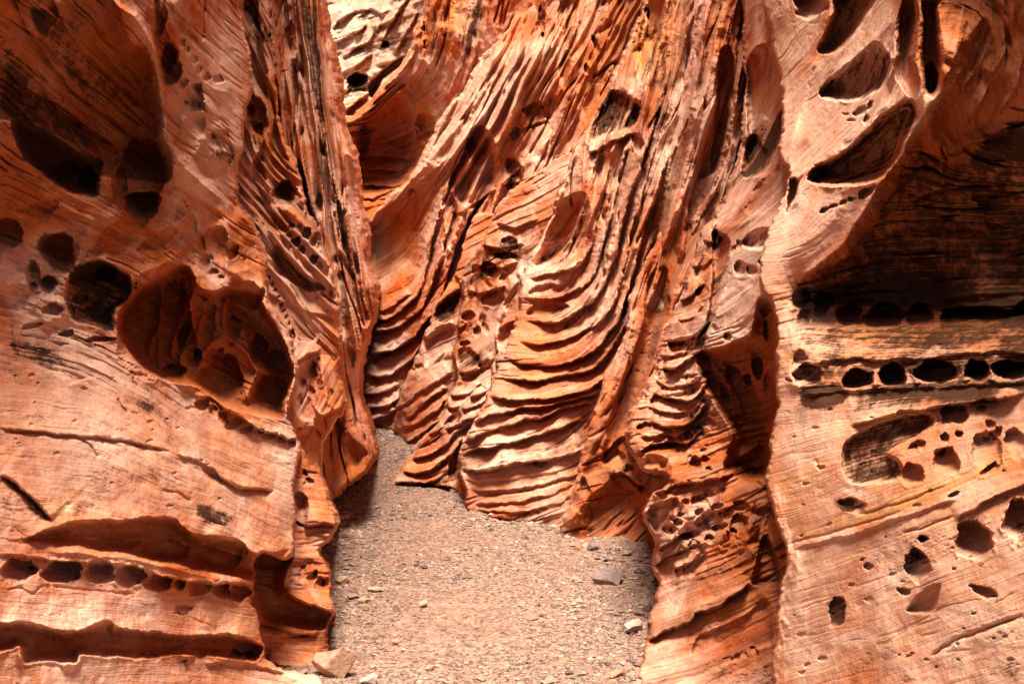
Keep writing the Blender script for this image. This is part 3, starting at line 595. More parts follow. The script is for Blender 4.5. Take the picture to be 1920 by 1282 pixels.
# hollows between the pale webs
r.hole(1521,6,30,28,.22,stain=.55)
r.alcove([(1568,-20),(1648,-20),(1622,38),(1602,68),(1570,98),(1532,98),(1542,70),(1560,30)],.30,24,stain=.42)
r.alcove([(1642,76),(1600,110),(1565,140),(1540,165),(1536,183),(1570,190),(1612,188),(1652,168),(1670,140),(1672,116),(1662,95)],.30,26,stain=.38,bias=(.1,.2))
r.ridge([(1622,98),(1645,88),(1666,100),(1674,118)],.05,7,14)
r.alcove([(1512,330),(1530,310),(1570,292),(1600,266),(1640,226),(1680,196),(1714,186),(1722,215),(1700,262),(1685,295),(1655,332),(1620,346),(1570,350),(1520,346)],.36,30,stain=.48,bias=(.1,.1)); r.rough(.05,.12,4,seed=61,mask=r.region([(1512,330),(1640,226),(1714,186),(1700,262),(1620,346)],8)+r.region([(1642,76),(1540,165),(1612,188),(1672,116)],8)+r.region([(1568,-20),(1648,-20),(1602,68),(1540,90)],8)); r.layers(.03,9,.006,mask=r.region([(1512,330),(1640,226),(1714,186),(1700,262),(1620,346)],8),seed=22)
r.ridge([(1478,290),(1530,100),(1560,50),(1570,0)],.05,10); r.ridge([(1500,290),(1545,200),(1600,112),(1640,76),(1690,20)],.05,8)
r.ridge([(1478,340),(1530,312),(1600,264),(1650,208),(1680,180)],.045,8); r.ridge([(1480,400),(1520,345),(1600,348),(1650,330),(1660,325)],.04,10)
r.ridge([(1500,340),(1480,310),(1495,180),(1530,98)],.04,12)
r.holes([(1525,322,6,7),(1537,325,6,7),(1551,328,6,6),(1545,315,6,5),(1530,312,5,4),(1560,334,6,4)],rim=.01,stain=.3)
r.holes([(1545,395,9,5,15,.05),(1562,388,9,5,25,.05),(1582,381,10,5,20,.05),(1598,374,9,5,30,.05)],stain=.5)
r.hole(1625,360,20,8,.07,35); r.holes([(1614,210,16,8,30,.05),(1623,224,5,12,-25,.05),(1632,200,4,12,-20,.05),(1597,228,8,4),(1585,215,6,4)],stain=.4)
r.alcove([(1482,335),(1490,330),(1498,340),(1494,365),(1484,390),(1474,400)],.14,6)
r.stain([(1440,200),(1560,120),(1660,90),(1640,200),(1560,300),(1500,320),(1480,440),(1440,520),(1390,600),(1330,640),(1400,400)],.45,1,30)
r.stain([(1500,360),(1640,350),(1600,420),(1540,480),(1480,520),(1450,470)],.5,1,20)
r.stain([(1690,-300),(2200,-300),(2200,620),(1600,600),(1500,540),(1700,270),(1765,170),(1690,120)],.8,3,14)  # vault tinted deep orange, partly its shade put into the colour
# varnish
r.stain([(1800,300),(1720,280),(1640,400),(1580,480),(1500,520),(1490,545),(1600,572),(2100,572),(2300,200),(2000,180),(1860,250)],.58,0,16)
r.stain([(1690,-30),(1760,0),(1760,170),(1700,180)],.15,0,20); r.stain([(1560,630),(1700,620),(1920,640),(1920,700),(1700,690),(1560,680)],.08,0,24); r.stain([(1540,612),(1700,612),(1900,610),(1900,628),(1700,640),(1560,635)],.3,2,12)
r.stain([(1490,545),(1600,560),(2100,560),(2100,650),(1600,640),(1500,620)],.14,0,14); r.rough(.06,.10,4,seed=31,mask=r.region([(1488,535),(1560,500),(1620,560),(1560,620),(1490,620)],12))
# two rows of dark holes
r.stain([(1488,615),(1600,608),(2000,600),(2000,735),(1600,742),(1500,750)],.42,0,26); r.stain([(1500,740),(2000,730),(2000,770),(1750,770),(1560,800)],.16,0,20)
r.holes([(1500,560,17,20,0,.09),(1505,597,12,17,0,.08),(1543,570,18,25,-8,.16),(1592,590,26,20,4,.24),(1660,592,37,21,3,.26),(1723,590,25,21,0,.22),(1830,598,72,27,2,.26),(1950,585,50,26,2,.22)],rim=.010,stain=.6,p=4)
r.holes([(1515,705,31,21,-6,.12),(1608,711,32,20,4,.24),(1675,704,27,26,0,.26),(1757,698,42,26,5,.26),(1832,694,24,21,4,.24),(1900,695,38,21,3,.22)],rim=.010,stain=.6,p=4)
r.ridge([(1640,690),(1642,705),(1644,726)],.06,5); r.ridge([(1704,684),(1712,705),(1722,722)],.06,5); r.ridge([(1800,680),(1806,700),(1812,715)],.05,5); r.ridge([(1855,680),(1860,700),(1858,716)],.05,5); r.hole(1500,672,12,18,.05,stain=.5); r.hole(1478,712,5,4,.03)
r.lip([(1490,745),(1600,732),(1750,726),(1860,720),(1960,715)],.03,14,26,cut=-.01)
r.ridge([(1540,625),(1650,628),(1760,630),(1850,625),(1960,605)],.025,14,30); r.lip([(1510,684),(1600,672),(1700,672),(1830,662),(1960,660)],.025,20,10); r.rough(.02,.12,4,seed=33,mask=r.region([(1490,600),(2100,600),(2100,680),(1490,680)],14))
r.stain([(1500,730),(1560,720),(1590,740),(1560,770),(1510,760)],.5,0,12)
# lower right slab
r.lip([(1590,800),(1640,785),(1720,768),(1800,758),(1930,735)],.045,24,14)
r.alcove([(1578,838),(1600,815),(1640,795),(1700,778),(1742,772),(1755,790),(1725,818),(1690,835),(1668,850),(1692,868),(1684,900),(1650,908),(1605,908),(1582,890)],.075,16,stain=.62)
r.hole(1790,778,26,21,.08,-10,stain=.6); r.rough(.012,.05,3,seed=15,mask=r.region([(1578,838),(1640,795),(1742,772),(1820,760),(1800,800),(1690,850),(1684,900),(1600,908)],10))
r.holes([(1713,838,9,9),(1726,833,11,10,0,.04),(1771,822,9,11,0,.04),(1799,814,8,7,0,.04),(1841,765,11,8,0,.04),(1856,795,9,10,0,.03),(1852,845,30,38,0,.05),(1850,822,6,5),(1858,812,5,5),(1711,890,25,22,-20,.08),(1776,868,27,25,-25,.08),(1762,850,10,8),(1855,880,20,9,35,.05),(1788,926,11,5,25,.04),(1870,812,8,14,-20,.04),(1905,830,20,30,10,.05)],rim=.006,stain=.35)
r.holes([(1826,1012,34,34,-10,.13),(1908,972,24,40,-15,.12)],rim=.012,stain=.3,p=4)
r.holes([(1719,1058,22,29,22,.09),(1729,1010,11,8,0,.04),(1695,1110,13,8,-10,.04),(1628,1063,10,8,0,.03),(1846,1108,30,11,-18,.045),(1572,1146,15,30,-10,.03)],stain=.6)
r.alcove([(1765,1092),(1762,1112),(1752,1145),(1735,1150),(1700,1145),(1715,1120),(1740,1098)],.055,16,stain=.25)
r.hole(1598,948,27,14,.03,-8,stain=.85); r.stain([(1560,930),(1590,925),(1600,950),(1580,960),(1555,945)],.45,0,8)
r.stain([(1570,915),(1600,912),(1625,922),(1645,935),(1620,935),(1595,925)],.9,1,6)
r.hole(1540,875,8,4,.02); r.crack([(1528,860),(1540,880)],.012,2); r.crack([(1690,1000),(1740,985),(1790,968)],.02,2); r.crack([(1740,1232),(1790,1200),(1850,1180),(1920,1150)],.025,3)
r.lip([(1790,975),(1840,945),(1870,930),(1940,900)],.03,14,12)
for L,a in (([(1466,1012),(1560,985),(1650,962),(1750,925),(1850,885),(1940,840)],.9),([(1450,905),(1520,885),(1560,862)],.75),([(1466,925),(1500,920),(1545,905)],.8),([(1462,672),(1475,672),(1490,668)],.9),([(1462,850),(1600,800),(1700,775)],.45),([(1600,958),(1700,930),(1800,890),(1920,830)],.6)): r.band(L,a*.62,2,11)
r.crack([(1470,1022),(1560,998),(1650,972),(1700,955)],.012,2); r.crack([(1600,968),(1700,940),(1780,905)],.012,2.2); r.lip([(1480,1030),(1600,1000),(1700,965),(1800,935)],.012,10,18)
r.stain([(1500,540),(1560,560),(1490,760),(1460,760),(1465,560)],.3,1,20); r.stain([(1470,780),(1600,770),(1560,850),(1480,880)],.35,1,30); r.stain([(1490,1060),(1700,1040),(1640,1200),(1480,1250)],.22,1,40)
r.stain([(1650,730),(1850,725),(1840,760),(1600,780)],.3,0,22)
for P in ([(1540,1110),(1575,1115),(1590,1160),(1560,1170)],[(1700,1000),(1740,1000),(1740,1050),(1700,1040)],[(1900,970),(1925,980),(1925,1010),(1900,1000)],[(1600,1240),(1630,1245),(1620,1260),(1600,1255)],[(1880,1240),(1925,1220),(1925,1280),(1890,1275)]): r.stain(P,.42,0,12)
for i in range(46):
    x=1480+430*_rr.rand(); y=760+510*_rr.rand(); q=2+4*_rr.rand()**2; r.hole(x,y,q*1.5,q,.008+.006*_rr.rand(),15)
for x,y,w_ in ((1530,1075,26),(1590,1060,30),(1640,1050,18),(1560,1240,20),(1700,1235,30),(1800,1060,24),(1880,1140,20),(1500,1180,18),(1740,990,26),(1650,1150,24)): r.stain([(x-w_,y-6),(x,y-12),(x+w_,y-4),(x+w_*.6,y+10),(x-w_*.5,y+9)],.22,0,14)
for x,y,w_ in ((1570,1010,40),(1660,1090,40),(1800,1150,50),(1600,1200,50),(1520,900,30),(1760,1210,50)): r.stain([(x-w_,y),(x,y-18),(x+w_,y-10),(x+w_*.4,y+16)],.5,1,12)
# broken edge of the slab
r.ridge([(1441,905),(1452,950),(1468,1000),(1476,1050)],.03,6,10); r.holes([(1472,1028,5,9,0,.05),(1436,935,6,16,0,.06),(1466,1085,5,10)]) 
r.rough(.02,.08,3,seed=17,mask=sstep(-30,-6,r.sd)*sstep(880,930,r.Y))
r.build('rock_wall','near right rock face, dark vault above, two rows of black holes, pink pitted slab below','rock wall',M_right,fine=0.22)

# ================================================================== buttress with honeycomb, right of path
r = Rock([(1392,-1500),(1500,-1500),(1495,600),(1490,1600),(1190,1600),(1198,1290),(1205,1240),(1210,1202),(1222,1155),(1232,1112),(1236,1085),(1226,1060),(1229,1012),(1215,985),(1207,962),(1217,935),(1240,915),(1256,903),(1252,885),(1225,885),(1200,865),(1190,850),(1178,830),(1180,787),(1190,767),(1213,727),(1233,687),(1245,627),(1267,587),(1287,534),(1297,494),(1318,440),(1347,400),(1370,340),(1388,290),(1395,200),(1400,100),(1394,0)],
 [(1205,1240,4.55),(1200,1285,4.36),(1330,1285,4.22),(1230,1050,4.95),(1210,960,4.85),(1190,820,5.2),(1245,640,5.6),(1300,500,5.9),(1390,280,6.2),(1400,0,6.4),(1460,1280,4.1),(1460,1000,4.4),(1460,700,4.5),(1450,560,4.3),(1440,450,4.45),(1500,300,4.6),(1480,0,5.3),(1400,-1300,7.2),(1200,1500,4.1),(1340,640,4.9),(1330,800,4.9),(1340,1100,4.5)],
 [(0,[(1230,900),(1300,890),(1420,840)]),(-1,[(1230,1010),(1300,990),(1440,930)]),(-2,[(1230,1110),(1330,1080),(1450,1020)]),(-3.2,[(1210,1215),(1300,1165),(1450,1100)]),(-4.4,[(1210,1290),(1330,1270),(1450,1200)]),(1,[(1190,800),(1260,800),(1330,790),(1440,760)]),(2,[(1215,720),(1280,710),(1340,690)]),(3,[(1250,620),(1310,590),(1360,530)]),(3.3,[(1310,650),(1380,600),(1440,520)]),(4.2,[(1300,550),(1340,520),(1400,470),(1450,420)]),(5,[(1320,460),(1380,410),(1450,350)]),(6,[(1375,330),(1420,260),(1470,180)]),(7,[(1400,170),(1450,60)])],
 edge=(22,.14), fall=.035, seed=7)
r.rough(.04,.5,4,seed=3); r.layers(.022,5,.004); r.layers(.008,16,.005,seed=5); um=r.region([(1150,600),(1500,600),(1500,1060),(1400,1090),(1240,1070),(1150,900)],30); r.terrace(.035,5,mask=um); r.clefts(.03,5,seed=2,mask=.25+.75*um); r.clefts(.02,9,seed=4,mask=um); r.rough(.012,.10,4,seed=6)
for L in ([(1236,665),(1262,668),(1290,655),(1325,628)],[(1228,712),(1258,724),(1300,718),(1328,690)],[(1216,762),(1250,772),(1295,770),(1326,742)],[(1200,822),(1240,815),(1280,812),(1322,780)],[(1272,600),(1300,592),(1322,570)],[(1296,500),(1320,500),(1336,480)],[(1318,450),(1345,455),(1352,440)]): r.lip(L,.06,14,7)
for L in ([(1240,640),(1226,690),(1206,740),(1188,790),(1184,830)],[(1300,500),(1275,570),(1254,615)],[(1345,410),(1310,470),(1300,520)]): r.ridge(L,.09,7,14)
hc = r.region([(1190,660),(1330,640),(1330,860),(1300,920),(1440,880),(1440,1000),(1400,1060),(1240,1060),(1190,900)],16)
r.pits(.05,.085,mask=hc,seed=4,thr=.18,ax=.8); r.pits(.03,.04,mask=hc,seed=7,thr=.25)
# hood over the scooped brown hollow
HD=[(1306,660),(1330,654),(1352,650),(1372,640),(1392,632),(1408,625),(1414,590),(1420,562),(1434,552),(1448,560),(1456,600),(1457,680),(1461,760),(1452,800),(1447,850),(1436,895),(1400,900),(1366,880),(1360,850),(1372,820),(1352,780),(1332,745),(1312,705)]
r.alcove(HD,.25,26,bias=(.25,-.1)); r.stain(HD,.9,3,8); r.stain([(1350,860),(1460,760),(1470,1100),(1400,1120),(1350,1000)],.6,3,12); r.ridge([(1306,662),(1330,652),(1352,650),(1375,636),(1405,622),(1414,590),(1420,560),(1434,550),(1450,562),(1457,605),(1456,650)],.08,6,12)  # deep orange in the hollow is partly painted shade
r.ridge([(1306,662),(1310,700),(1330,738),(1354,776),(1376,812),(1400,838)],.10,9,12); r.ridge([(1336,662),(1338,685),(1362,715),(1385,755),(1390,790)],.12,7); r.ridge([(1392,648),(1415,680),(1420,720),(1432,700),(1448,668)],.09,5); r.ridge([(1448,668),(1430,700),(1434,740),(1455,760)],.07,7)
r.holes([(1420,688,10,24,10,.16),(1380,708,16,24,20,.12),(1403,712,6,14,10,.12),(1440,620,8,22,10,.12),(1362,740,8,20,25,.08),(1400,760,26,40,20,.06),(1438,580,10,14,0,.06)])
r.holes([(1362,632,8,11,10,.08),(1362,880,6,12,0,.06)],rim=.01,stain=.4)
r.alcove([(1360,860),(1400,850),(1447,800),(1452,850),(1438,900),(1400,895),(1362,892)],.08,14)
r.ridge([(1400,900),(1430,850),(1450,800),(1460,762)],.08,7)
# upper pale slab and slits
r.alcove([(1335,440),(1345,430),(1352,436),(1368,450),(1366,500),(1350,560),(1338,600),(1318,630),(1305,645),(1322,600),(1330,560),(1333,500)],.30,10,stain=.3)
r.ridge([(1347,425),(1336,470),(1334,520),(1330,575),(1305,640),(1285,680)],.08,5,14)
r.ridge([(1372,440),(1370,500),(1352,565),(1330,620),(1308,655)],.05,6,14)
r.alcove([(1390,455),(1400,440),(1420,430),(1450,425),(1456,440),(1450,465),(1430,470),(1400,468)],.14,10,stain=.45); r.hole(1390,505,13,16,.12,20,stain=.3); r.hole(1409,507,9,11,.10,30,stain=.3); r.alcove([(1420,492),(1452,468),(1446,490),(1435,500)],.09,6,stain=.3)
r.hole(1385,462,8,10,.07); r.hole(1376,470,6,10)
r.stain([(1370,500),(1480,380),(1480,480),(1450,560),(1400,620),(1320,640),(1350,560)],.7,1,20)
# arched pocket high on the buttress
r.alcove([(1400,250),(1396,150),(1410,100),(1430,82),(1450,90),(1468,130),(1480,180),(1484,230),(1470,260),(1462,300),(1440,330),(1410,335),(1390,330)],.28,16,stain=.15,lip=.03,bias=(0,.2))
r.ridge([(1396,270),(1400,160),(1412,112),(1440,78),(1470,120),(1480,180),(1486,230)],.06,6,10); r.ridge([(1395,262),(1415,245),(1438,218)],.08,6); r.hole(1412,290,24,34,.14,stain=.4); r.hole(1470,225,9,16,.08)
r.stain([(1400,255),(1470,240),(1460,310),(1400,335)],.3,0,16); r.stain([(1420,170),(1450,180),(1440,210),(1415,200)],.7,2,10)
r.alcove([(1372,200),(1385,190),(1390,215),(1384,250),(1375,270),(1368,230)],.12,6)
r.ridge([(1400,330),(1440,345),(1450,330),(1462,300)],.04,6)
r.alcove([(1430,330),(1464,305),(1460,350),(1440,390),(1410,405),(1395,390)],.12,12); r.ridge([(1384,395),(1420,365),(1455,320)],.06,5); r.ridge([(1345,430),(1390,420),(1440,395),(1470,350)],.06,6)
r.alcove([(1300,520),(1320,470),(1345,420),(1340,480),(1328,520),(1310,560)],.10,10,stain=.3)
# rippled ledges of the middle
for L,h in (([(1250,640),(1285,640),(1310,625),(1332,600)],.07),([(1240,690),(1265,692),(1300,670),(1320,655)],.08),([(1225,735),(1260,748),(1300,748),(1325,720),(1332,705)],.08),([(1215,790),(1250,800),(1290,795),(1325,755)],.07),([(1190,850),(1240,830),(1290,830),(1320,800)],.05),([(1262,560),(1290,560),(1320,530)],.06)): r.lip(L,h*1.7,22,10)
r.alcove([(1250,640),(1300,630),(1330,605),(1320,650),(1290,660),(1258,660)],.08,9,stain=.4); r.alcove([(1240,738),(1280,735),(1325,712),(1320,730),(1290,750),(1250,750)],.08,8,stain=.4)
r.holes([(1244,653,8,8),(1228,700,6,9),(1207,745,7,9),(1289,708,14,6,15,.06),(1252,718,12,4),(1207,802,13,11,0,.08),(1265,830,20,12,20,.08),(1290,820,9,14,0,.06),(1311,808,10,12,10,.07),(1275,845,9,6),(1330,792,9,12,20,.07),(1303,870,13,17,0,.08),(1322,862,8,10),(1330,880,7,6),(1318,845,7,6)],rim=.008,stain=.25)
# knob
r.ridge([(1256,905),(1262,880),(1250,860),(1212,850),(1192,848)],.06,6,12); r.alcove([(1196,862),(1240,855),(1254,880),(1250,900),(1225,890),(1200,880)],.04,14)
r.lip([(1215,930),(1260,912),(1300,905),(1350,895),(1440,870)],.05,26,12)
# honeycomb below it
r.lip([(1208,965),(1220,945),(1245,938),(1268,936),(1275,950)],.06,20,10); r.alcove([(1210,968),(1225,945),(1256,938),(1256,960),(1238,985),(1228,998)],.07,12)
r.holes([(1310,935,17,9,25,.06),(1330,925,8,9,25,.05),(1310,960,11,6,35,.05),(1320,972,22,10,30,.06),(1345,950,12,7,20,.06),(1272,980,9,9,10,.06),(1262,992,7,9,0,.05),(1290,1005,10,8,20,.06),(1345,990,13,7,15,.06),(1330,1010,10,10,10,.06),(1302,1020,11,9,15,.07),(1285,940,8,5),(1355,965,8,6),(1275,965,6,5)],rim=.012,stain=.15)
r.lip([(1228,1058),(1250,1045),(1285,1030),(1320,1018)],.06,16,8); r.lip([(1262,1068),(1290,1060),(1325,1040)],.05,14,8); r.lip([(1232,1028),(1260,1012),(1292,998)],.06,14,8)
r.ridge([(1360,940),(1355,1000),(1345,1035)],.05,7); r.ridge([(1420,960),(1400,1010),(1420,1050),(1415,1085)],.06,8); r.holes([(1385,985,18,22,20,.09),(1370,1000,10,10,0,.08),(1390,950,14,12,0,.05)],rim=.01)
r.alcove([(1418,1050),(1425,1010),(1440,1000),(1460,1050),(1462,1095),(1430,1100),(1410,1090)],.14,12)
r.ridge([(1350,870),(1352,950),(1364,1010)],.05,7)
# lower slab and scooped foot
r.lip([(1210,1200),(1235,1186),(1268,1175),(1296,1160),(1305,1148),(1350,1138),(1365,1120),(1400,1100),(1412,1088)],.06,60,18,cut=.09)
r.ridge([(1297,1160),(1296,1180),(1294,1210)],.02,6); r.crack([(1296,1158),(1294,1195)],.02,2.4)
r.alcove([(1298,1205),(1310,1190),(1340,1178),(1400,1150),(1440,1120),(1452,1200),(1440,1210),(1420,1215),(1380,1225),(1350,1240),(1310,1240),(1297,1228)],.06,14,stain=.1)
r.holes([(1388,1232,18,12,30,.04),(1415,1222,9,13,10,.04),(1362,1238,12,8,20,.03),(1335,1245,14,8,20,.02)],rim=.008)
r.band([(1310,1170),(1380,1140),(1455,1110)],.6,2,8); r.crack([(1300,1180),(1380,1150),(1455,1115)],.02,2.5)
r.build('rock_buttress','honeycombed buttress of rippled ledges and a hooded brown hollow, right of the path','rock buttress',M_mid,fine=0.6)

# ================================================================== long dark rib beside the buttress
r = Rock([(1250,380),(1320,330),(1400,340),(1420,700),(1330,1060),(1230,1050),(1180,1036),(1125,1022),(1073,1019),(1056,1008),(1052,990),(1060,960),(1075,915),(1088,860),(1098,828),(1112,784),(1130,727),(1142,687),(1163,646),(1178,600),(1176,560),(1186,545),(1200,505),(1214,480),(1230,452),(1240,420)],
 [(1060,1000,6.9),(1150,1020,6.65),(1230,1045,6.4),(1110,780,7.0),(1180,560,7.2),(1240,430,7.3),(1330,400,7.0),(1350,900,6.2),(1200,800,6.8)],
 [(0,[(1080,1000),(1150,990),(1230,1000)]),(1,[(1090,930),(1150,920),(1220,930)]),(2,[(1120,840),(1170,820)]),(3,[(1140,770),(1190,650),(1240,520),(1280,440)]),(4,[(1120,790),(1165,660),(1205,530),(1245,430)]),(2,[(1200,800),(1250,600),(1300,480)])],
 edge=(16,.16), fall=.05, seed=8)
r.rough(.05,.5,4,seed=3); r.layers(.05,3,.003); r.layers(.012,14,.005,seed=8); r.clefts(.06,5)
r.alcove([(1215,520),(1250,500),(1255,580),(1240,620),(1225,680),(1190,760),(1160,850),(1130,870),(1140,790),(1180,680),(1205,600)],.20,22)
r.ridge([(1243,430),(1215,500),(1200,560),(1180,630),(1160,690),(1140,760),(1115,830),(1085,900),(1062,975)],.10,9,14)
r.crack([(1200,640),(1170,730),(1140,800),(1110,860)],.05,3); r.ridge([(1186,545),(1183,580),(1172,620)],.08,7)
r.alcove([(1092,990),(1100,950),(1125,925),(1150,905),(1170,895),(1200,930),(1225,960),(1225,1030),(1150,1025),(1095,1015)],.13,26,bias=(.3,0))
r.stain([(1085,1020),(1095,940),(1150,890),(1230,930),(1240,1040)],.9,3,10); r.stain([(1215,500),(1260,480),(1250,640),(1150,860),(1120,850),(1180,660)],.8,3,14)  # swirled foot and turned-away face darkened, partly painted shade
r.ridge([(1060,990),(1085,955),(1110,925),(1135,905),(1145,885),(1160,870),(1180,872)],.10,7,12); r.lip([(1145,895),(1165,885),(1190,900),(1210,915)],.08,22,8)
r.hole(1150,860,24,20,.14,stain=.4); r.hole(1100,925,10,30,.06,20); r.ridge([(1165,870),(1180,830),(1200,780),(1215,730)],.08,8); r.lip([(1140,850),(1160,822),(1188,815)],.10,16,14)
r.holes([(1180,880,10,10),(1205,915,8,10)]); r.ridge([(1040,1000),(1056,980),(1075,950)],.04,5); r.ridge([(1060,1012),(1078,985),(1090,960)],.04,5)
r.build('rock_rib','tall dark red rib curving down to a swirled brown foot beside the honeycombed buttress','rock rib',M_mid,fine=0.6)

# ================================================================== great striated wall in the centre right
r = Rock([(1160,-1500),(1214,-40),(1210,0),(1190,60),(1168,110),(1150,150),(1120,210),(1090,262),(1068,310),(1052,350),(1040,400),(1020,440),(1000,480),(980,520),(975,560),(973,590),(955,640),(935,668),(926,712),(912,745),(905,765),(888,800),(872,828),(862,855),(860,885),(872,925),(884,962),(930,970),(980,980),(1030,995),(1080,1020),(1300,1100),(1500,900),(1500,-1500)],
 [(885,960,7.55),(980,980,7.25),(1060,1010,6.95),(870,850,7.7),(1000,850,7.45),(930,700,7.9),(1050,700,7.6),(1150,700,7.3),(1000,560,8.2),(1120,450,7.9),(1250,400,7.4),(1100,250,8.4),(1210,0,8.4),(1300,0,7.6),(1400,0,7.0),(1400,400,6.9),(1200,-1300,9.6),(1400,-1300,8.0),(1300,900,6.6)],
 [(4,[(925,717),(1047,710),(1130,674),(1175,600),(1215,490),(1250,400),(1300,250),(1360,0)]),(5.6,[(940,670),(1013,684),(1080,670),(1130,620),(1165,540),(1190,430),(1230,280),(1290,0)]),(7.2,[(975,600),(1040,600),(1090,570),(1120,510),(1130,430),(1170,300),(1210,150),(1245,0)]),(8.4,[(985,530),(1040,515),(1090,490),(1110,430),(1130,340),(1160,200),(1195,60)]),(1.6,[(870,880),(960,868),(1080,848),(1120,780),(1170,680)]),(0,[(890,950),(980,945),(1060,925),(1090,890)]),(2.9,[(880,800),(970,778),(1060,765),(1125,730),(1170,650)]),(2.6,[(1280,500),(1330,300),(1400,0)])],
 edge=(18,.16), fall=.05, seed=9)
upm = r.region([(1030,380),(1090,250),(1200,-100),(1500,-100),(1400,500),(1200,700),(1160,640),(1180,520),(1130,560),(1060,560)],40)
lowm = r.region([(840,690),(940,650),(1080,660),(1160,640),(1130,760),(1080,1030),(840,1000)],20)
r.rough(.07,.9,4,seed=3); r.layers(.06,2,.0012,mask=upm); r.ribs(.15,1.6,.002,mask=.15+.85*upm,seed=3); r.ribs(.05,4,.003,mask=.2+.8*upm,seed=13); r.ribs(.018,9,.004,mask=(.3+.7*upm)*sstep(-.3,.4,perlin(r.X/90,r.Y/140,4.)),seed=5); r.layers(.014,18,.006,seed=8); r.clefts(.10,3,seed=2,mask=.3+.7*upm); r.clefts(.04,7,seed=7)
r.layers(.05,4,.003,mask=(1-upm)*(1-lowm)); r.rough(.02,.14,3,seed=6,mask=.3+upm)
for L,h in (([(934,668),(1013,686),(1085,674),(1135,636),(1168,575),(1192,490),(1218,400),(1260,270)],.12),([(930,706),(1000,712),(1060,706),(1110,690),(1145,655),(1180,590),(1207,500),(1235,415)],.11),([(916,742),(960,750),(1000,748),(1060,742),(1112,724),(1138,705)],.10),([(884,800),(920,776),(970,768),(1040,758),(1096,742),(1128,730)],.11),([(868,832),(905,814),(960,795),(1010,782),(1060,765),(1112,752)],.11),([(862,858),(900,840),(950,832),(1010,815),(1060,800),(1108,784)],.10)): r.lip(L,h,22,9)
r.lip([(860,884),(880,880),(910,880),(960,870),(1020,864),(1080,850),(1102,838)],.09,34,12,cut=.07)
for L,h in (([(876,918),(900,922),(960,918),(1040,902),(1100,885)],.035),([(884,945),(960,942),(1030,928),(1085,900)],.03),([(890,958),(980,958),(1050,942),(1085,920)],.03),([(866,900),(960,898),(1060,880)],.02),([(900,970),(1000,975),(1060,955)],.025)): r.lip(L,h,14,8)
r.ridge([(862,880),(868,905),(878,930),(884,962)],.05,7)
for L,h in (([(975,600),(1035,604),(1085,585),(1125,545),(1152,480),(1175,390),(1205,300),(1250,150)],.11),([(962,640),(1030,645),(1095,622),(1140,585),(1165,520),(1185,430),(1215,330)],.10),([(985,560),(1040,560),(1090,540),(1118,500),(1140,430),(1160,340),(1185,250)],.09),([(990,522),(1040,514),(1085,498),(1110,460),(1122,400),(1140,320)],.08)): r.lip(L,h,20,9)
r.alcove([(1000,497),(1020,445),(1040,395),(1062,368),(1095,362),(1108,400),(1112,450),(1095,480),(1060,498),(1020,505)],.26,34,stain=.3,bias=(0,.2))
r.alcove([(985,590),(1000,570),(1045,565),(1070,575),(1040,595),(1000,596)],.10,10,stain=.3); r.hole(1030,545,34,12,.08,8,stain=.3)
r.alcove([(1105,262),(1112,210),(1140,170),(1180,180),(1205,200),(1200,225),(1180,245),(1150,250),(1128,262)],.20,24,stain=.5); r.rough(.06,.15,4,seed=62,mask=r.region([(1105,262),(1140,170),(1205,200),(1150,250)],10)); r.hole(1195,268,10,18,.14,15,stain=.2)
r.lip([(1107,290),(1130,275),(1160,262),(1185,250)],.10,14,12); r.ridge([(1125,165),(1155,160),(1205,190)],.05,5); r.ridge([(1135,185),(1160,205),(1190,222)],.05,4)
r.ridge([(1250,-40),(1238,90),(1215,180),(1200,240),(1180,290),(1170,330)],.11,7,10); r.ridge([(1330,-40),(1320,100),(1300,200),(1265,330),(1255,420)],.10,18,20); r.ridge([(1372,-40),(1376,60),(1360,180),(1340,300)],.08,10,16)
r.alcove([(1200,50),(1215,0),(1248,0),(1244,60),(1225,120),(1205,160),(1190,130)],.16,14,stain=.1); r.stain([(1200,0),(1245,0),(1240,90),(1200,150),(1180,130)],.55,2,16)
r.alcove([(1110,330),(1125,290),(1150,290),(1148,340),(1128,400),(1110,430)],.16,12); r.hole(1120,105,6,20,.1,18,stain=.5); r.hole(1142,70,5,14,.08,15,stain=.4)
r.ridge([(1130,-40),(1100,150),(1085,250),(1050,350)],.08,9)
r.alcove([(1395,10),(1385,60),(1378,110),(1368,180),(1374,200),(1390,130),(1400,60)],.14,8,stain=.4)
for L,h in (([(1325,-20),(1300,100),(1270,200),(1215,300),(1155,400),(1130,500),(1080,575),(1020,610)],.16),([(1380,40),(1382,150),(1362,300),(1312,375),(1286,435),(1268,500),(1240,560)],.14),([(1255,-20),(1240,60),(1200,160)],.08),([(1350,60),(1330,200),(1290,330),(1250,430),(1215,520),(1180,600),(1120,660)],.10),([(1150,330),(1140,430),(1120,520),(1080,560)],.08),([(1205,330),(1190,430),(1160,540),(1110,620),(1040,650)],.09)): r.ridge(L,h,26,9)
r.alcove([(1345,110),(1372,90),(1376,200),(1352,300),(1330,340),(1338,230)],.18,10); r.alcove([(1290,460),(1330,380),(1350,360),(1345,420),(1310,500),(1285,540),(1280,500)],.14,12,stain=.2)
r.crack([(1295,200),(1285,240),(1268,275)],.06,3); r.crack([(1250,300),(1240,380),(1225,440)],.05,3)
r.ridge([(1300,180),(1290,320),(1260,420),(1235,480)],.08,12); r.alcove([(1320,300),(1360,200),(1370,260),(1350,340),(1320,380),(1290,420),(1290,370)],.18,20)
r.stain([(1290,60),(1370,40),(1350,180),(1310,260),(1290,200)],.22,0,26); r.stain([(1010,640),(1090,610),(1120,580),(1090,560),(1000,615)],.4,0,12)
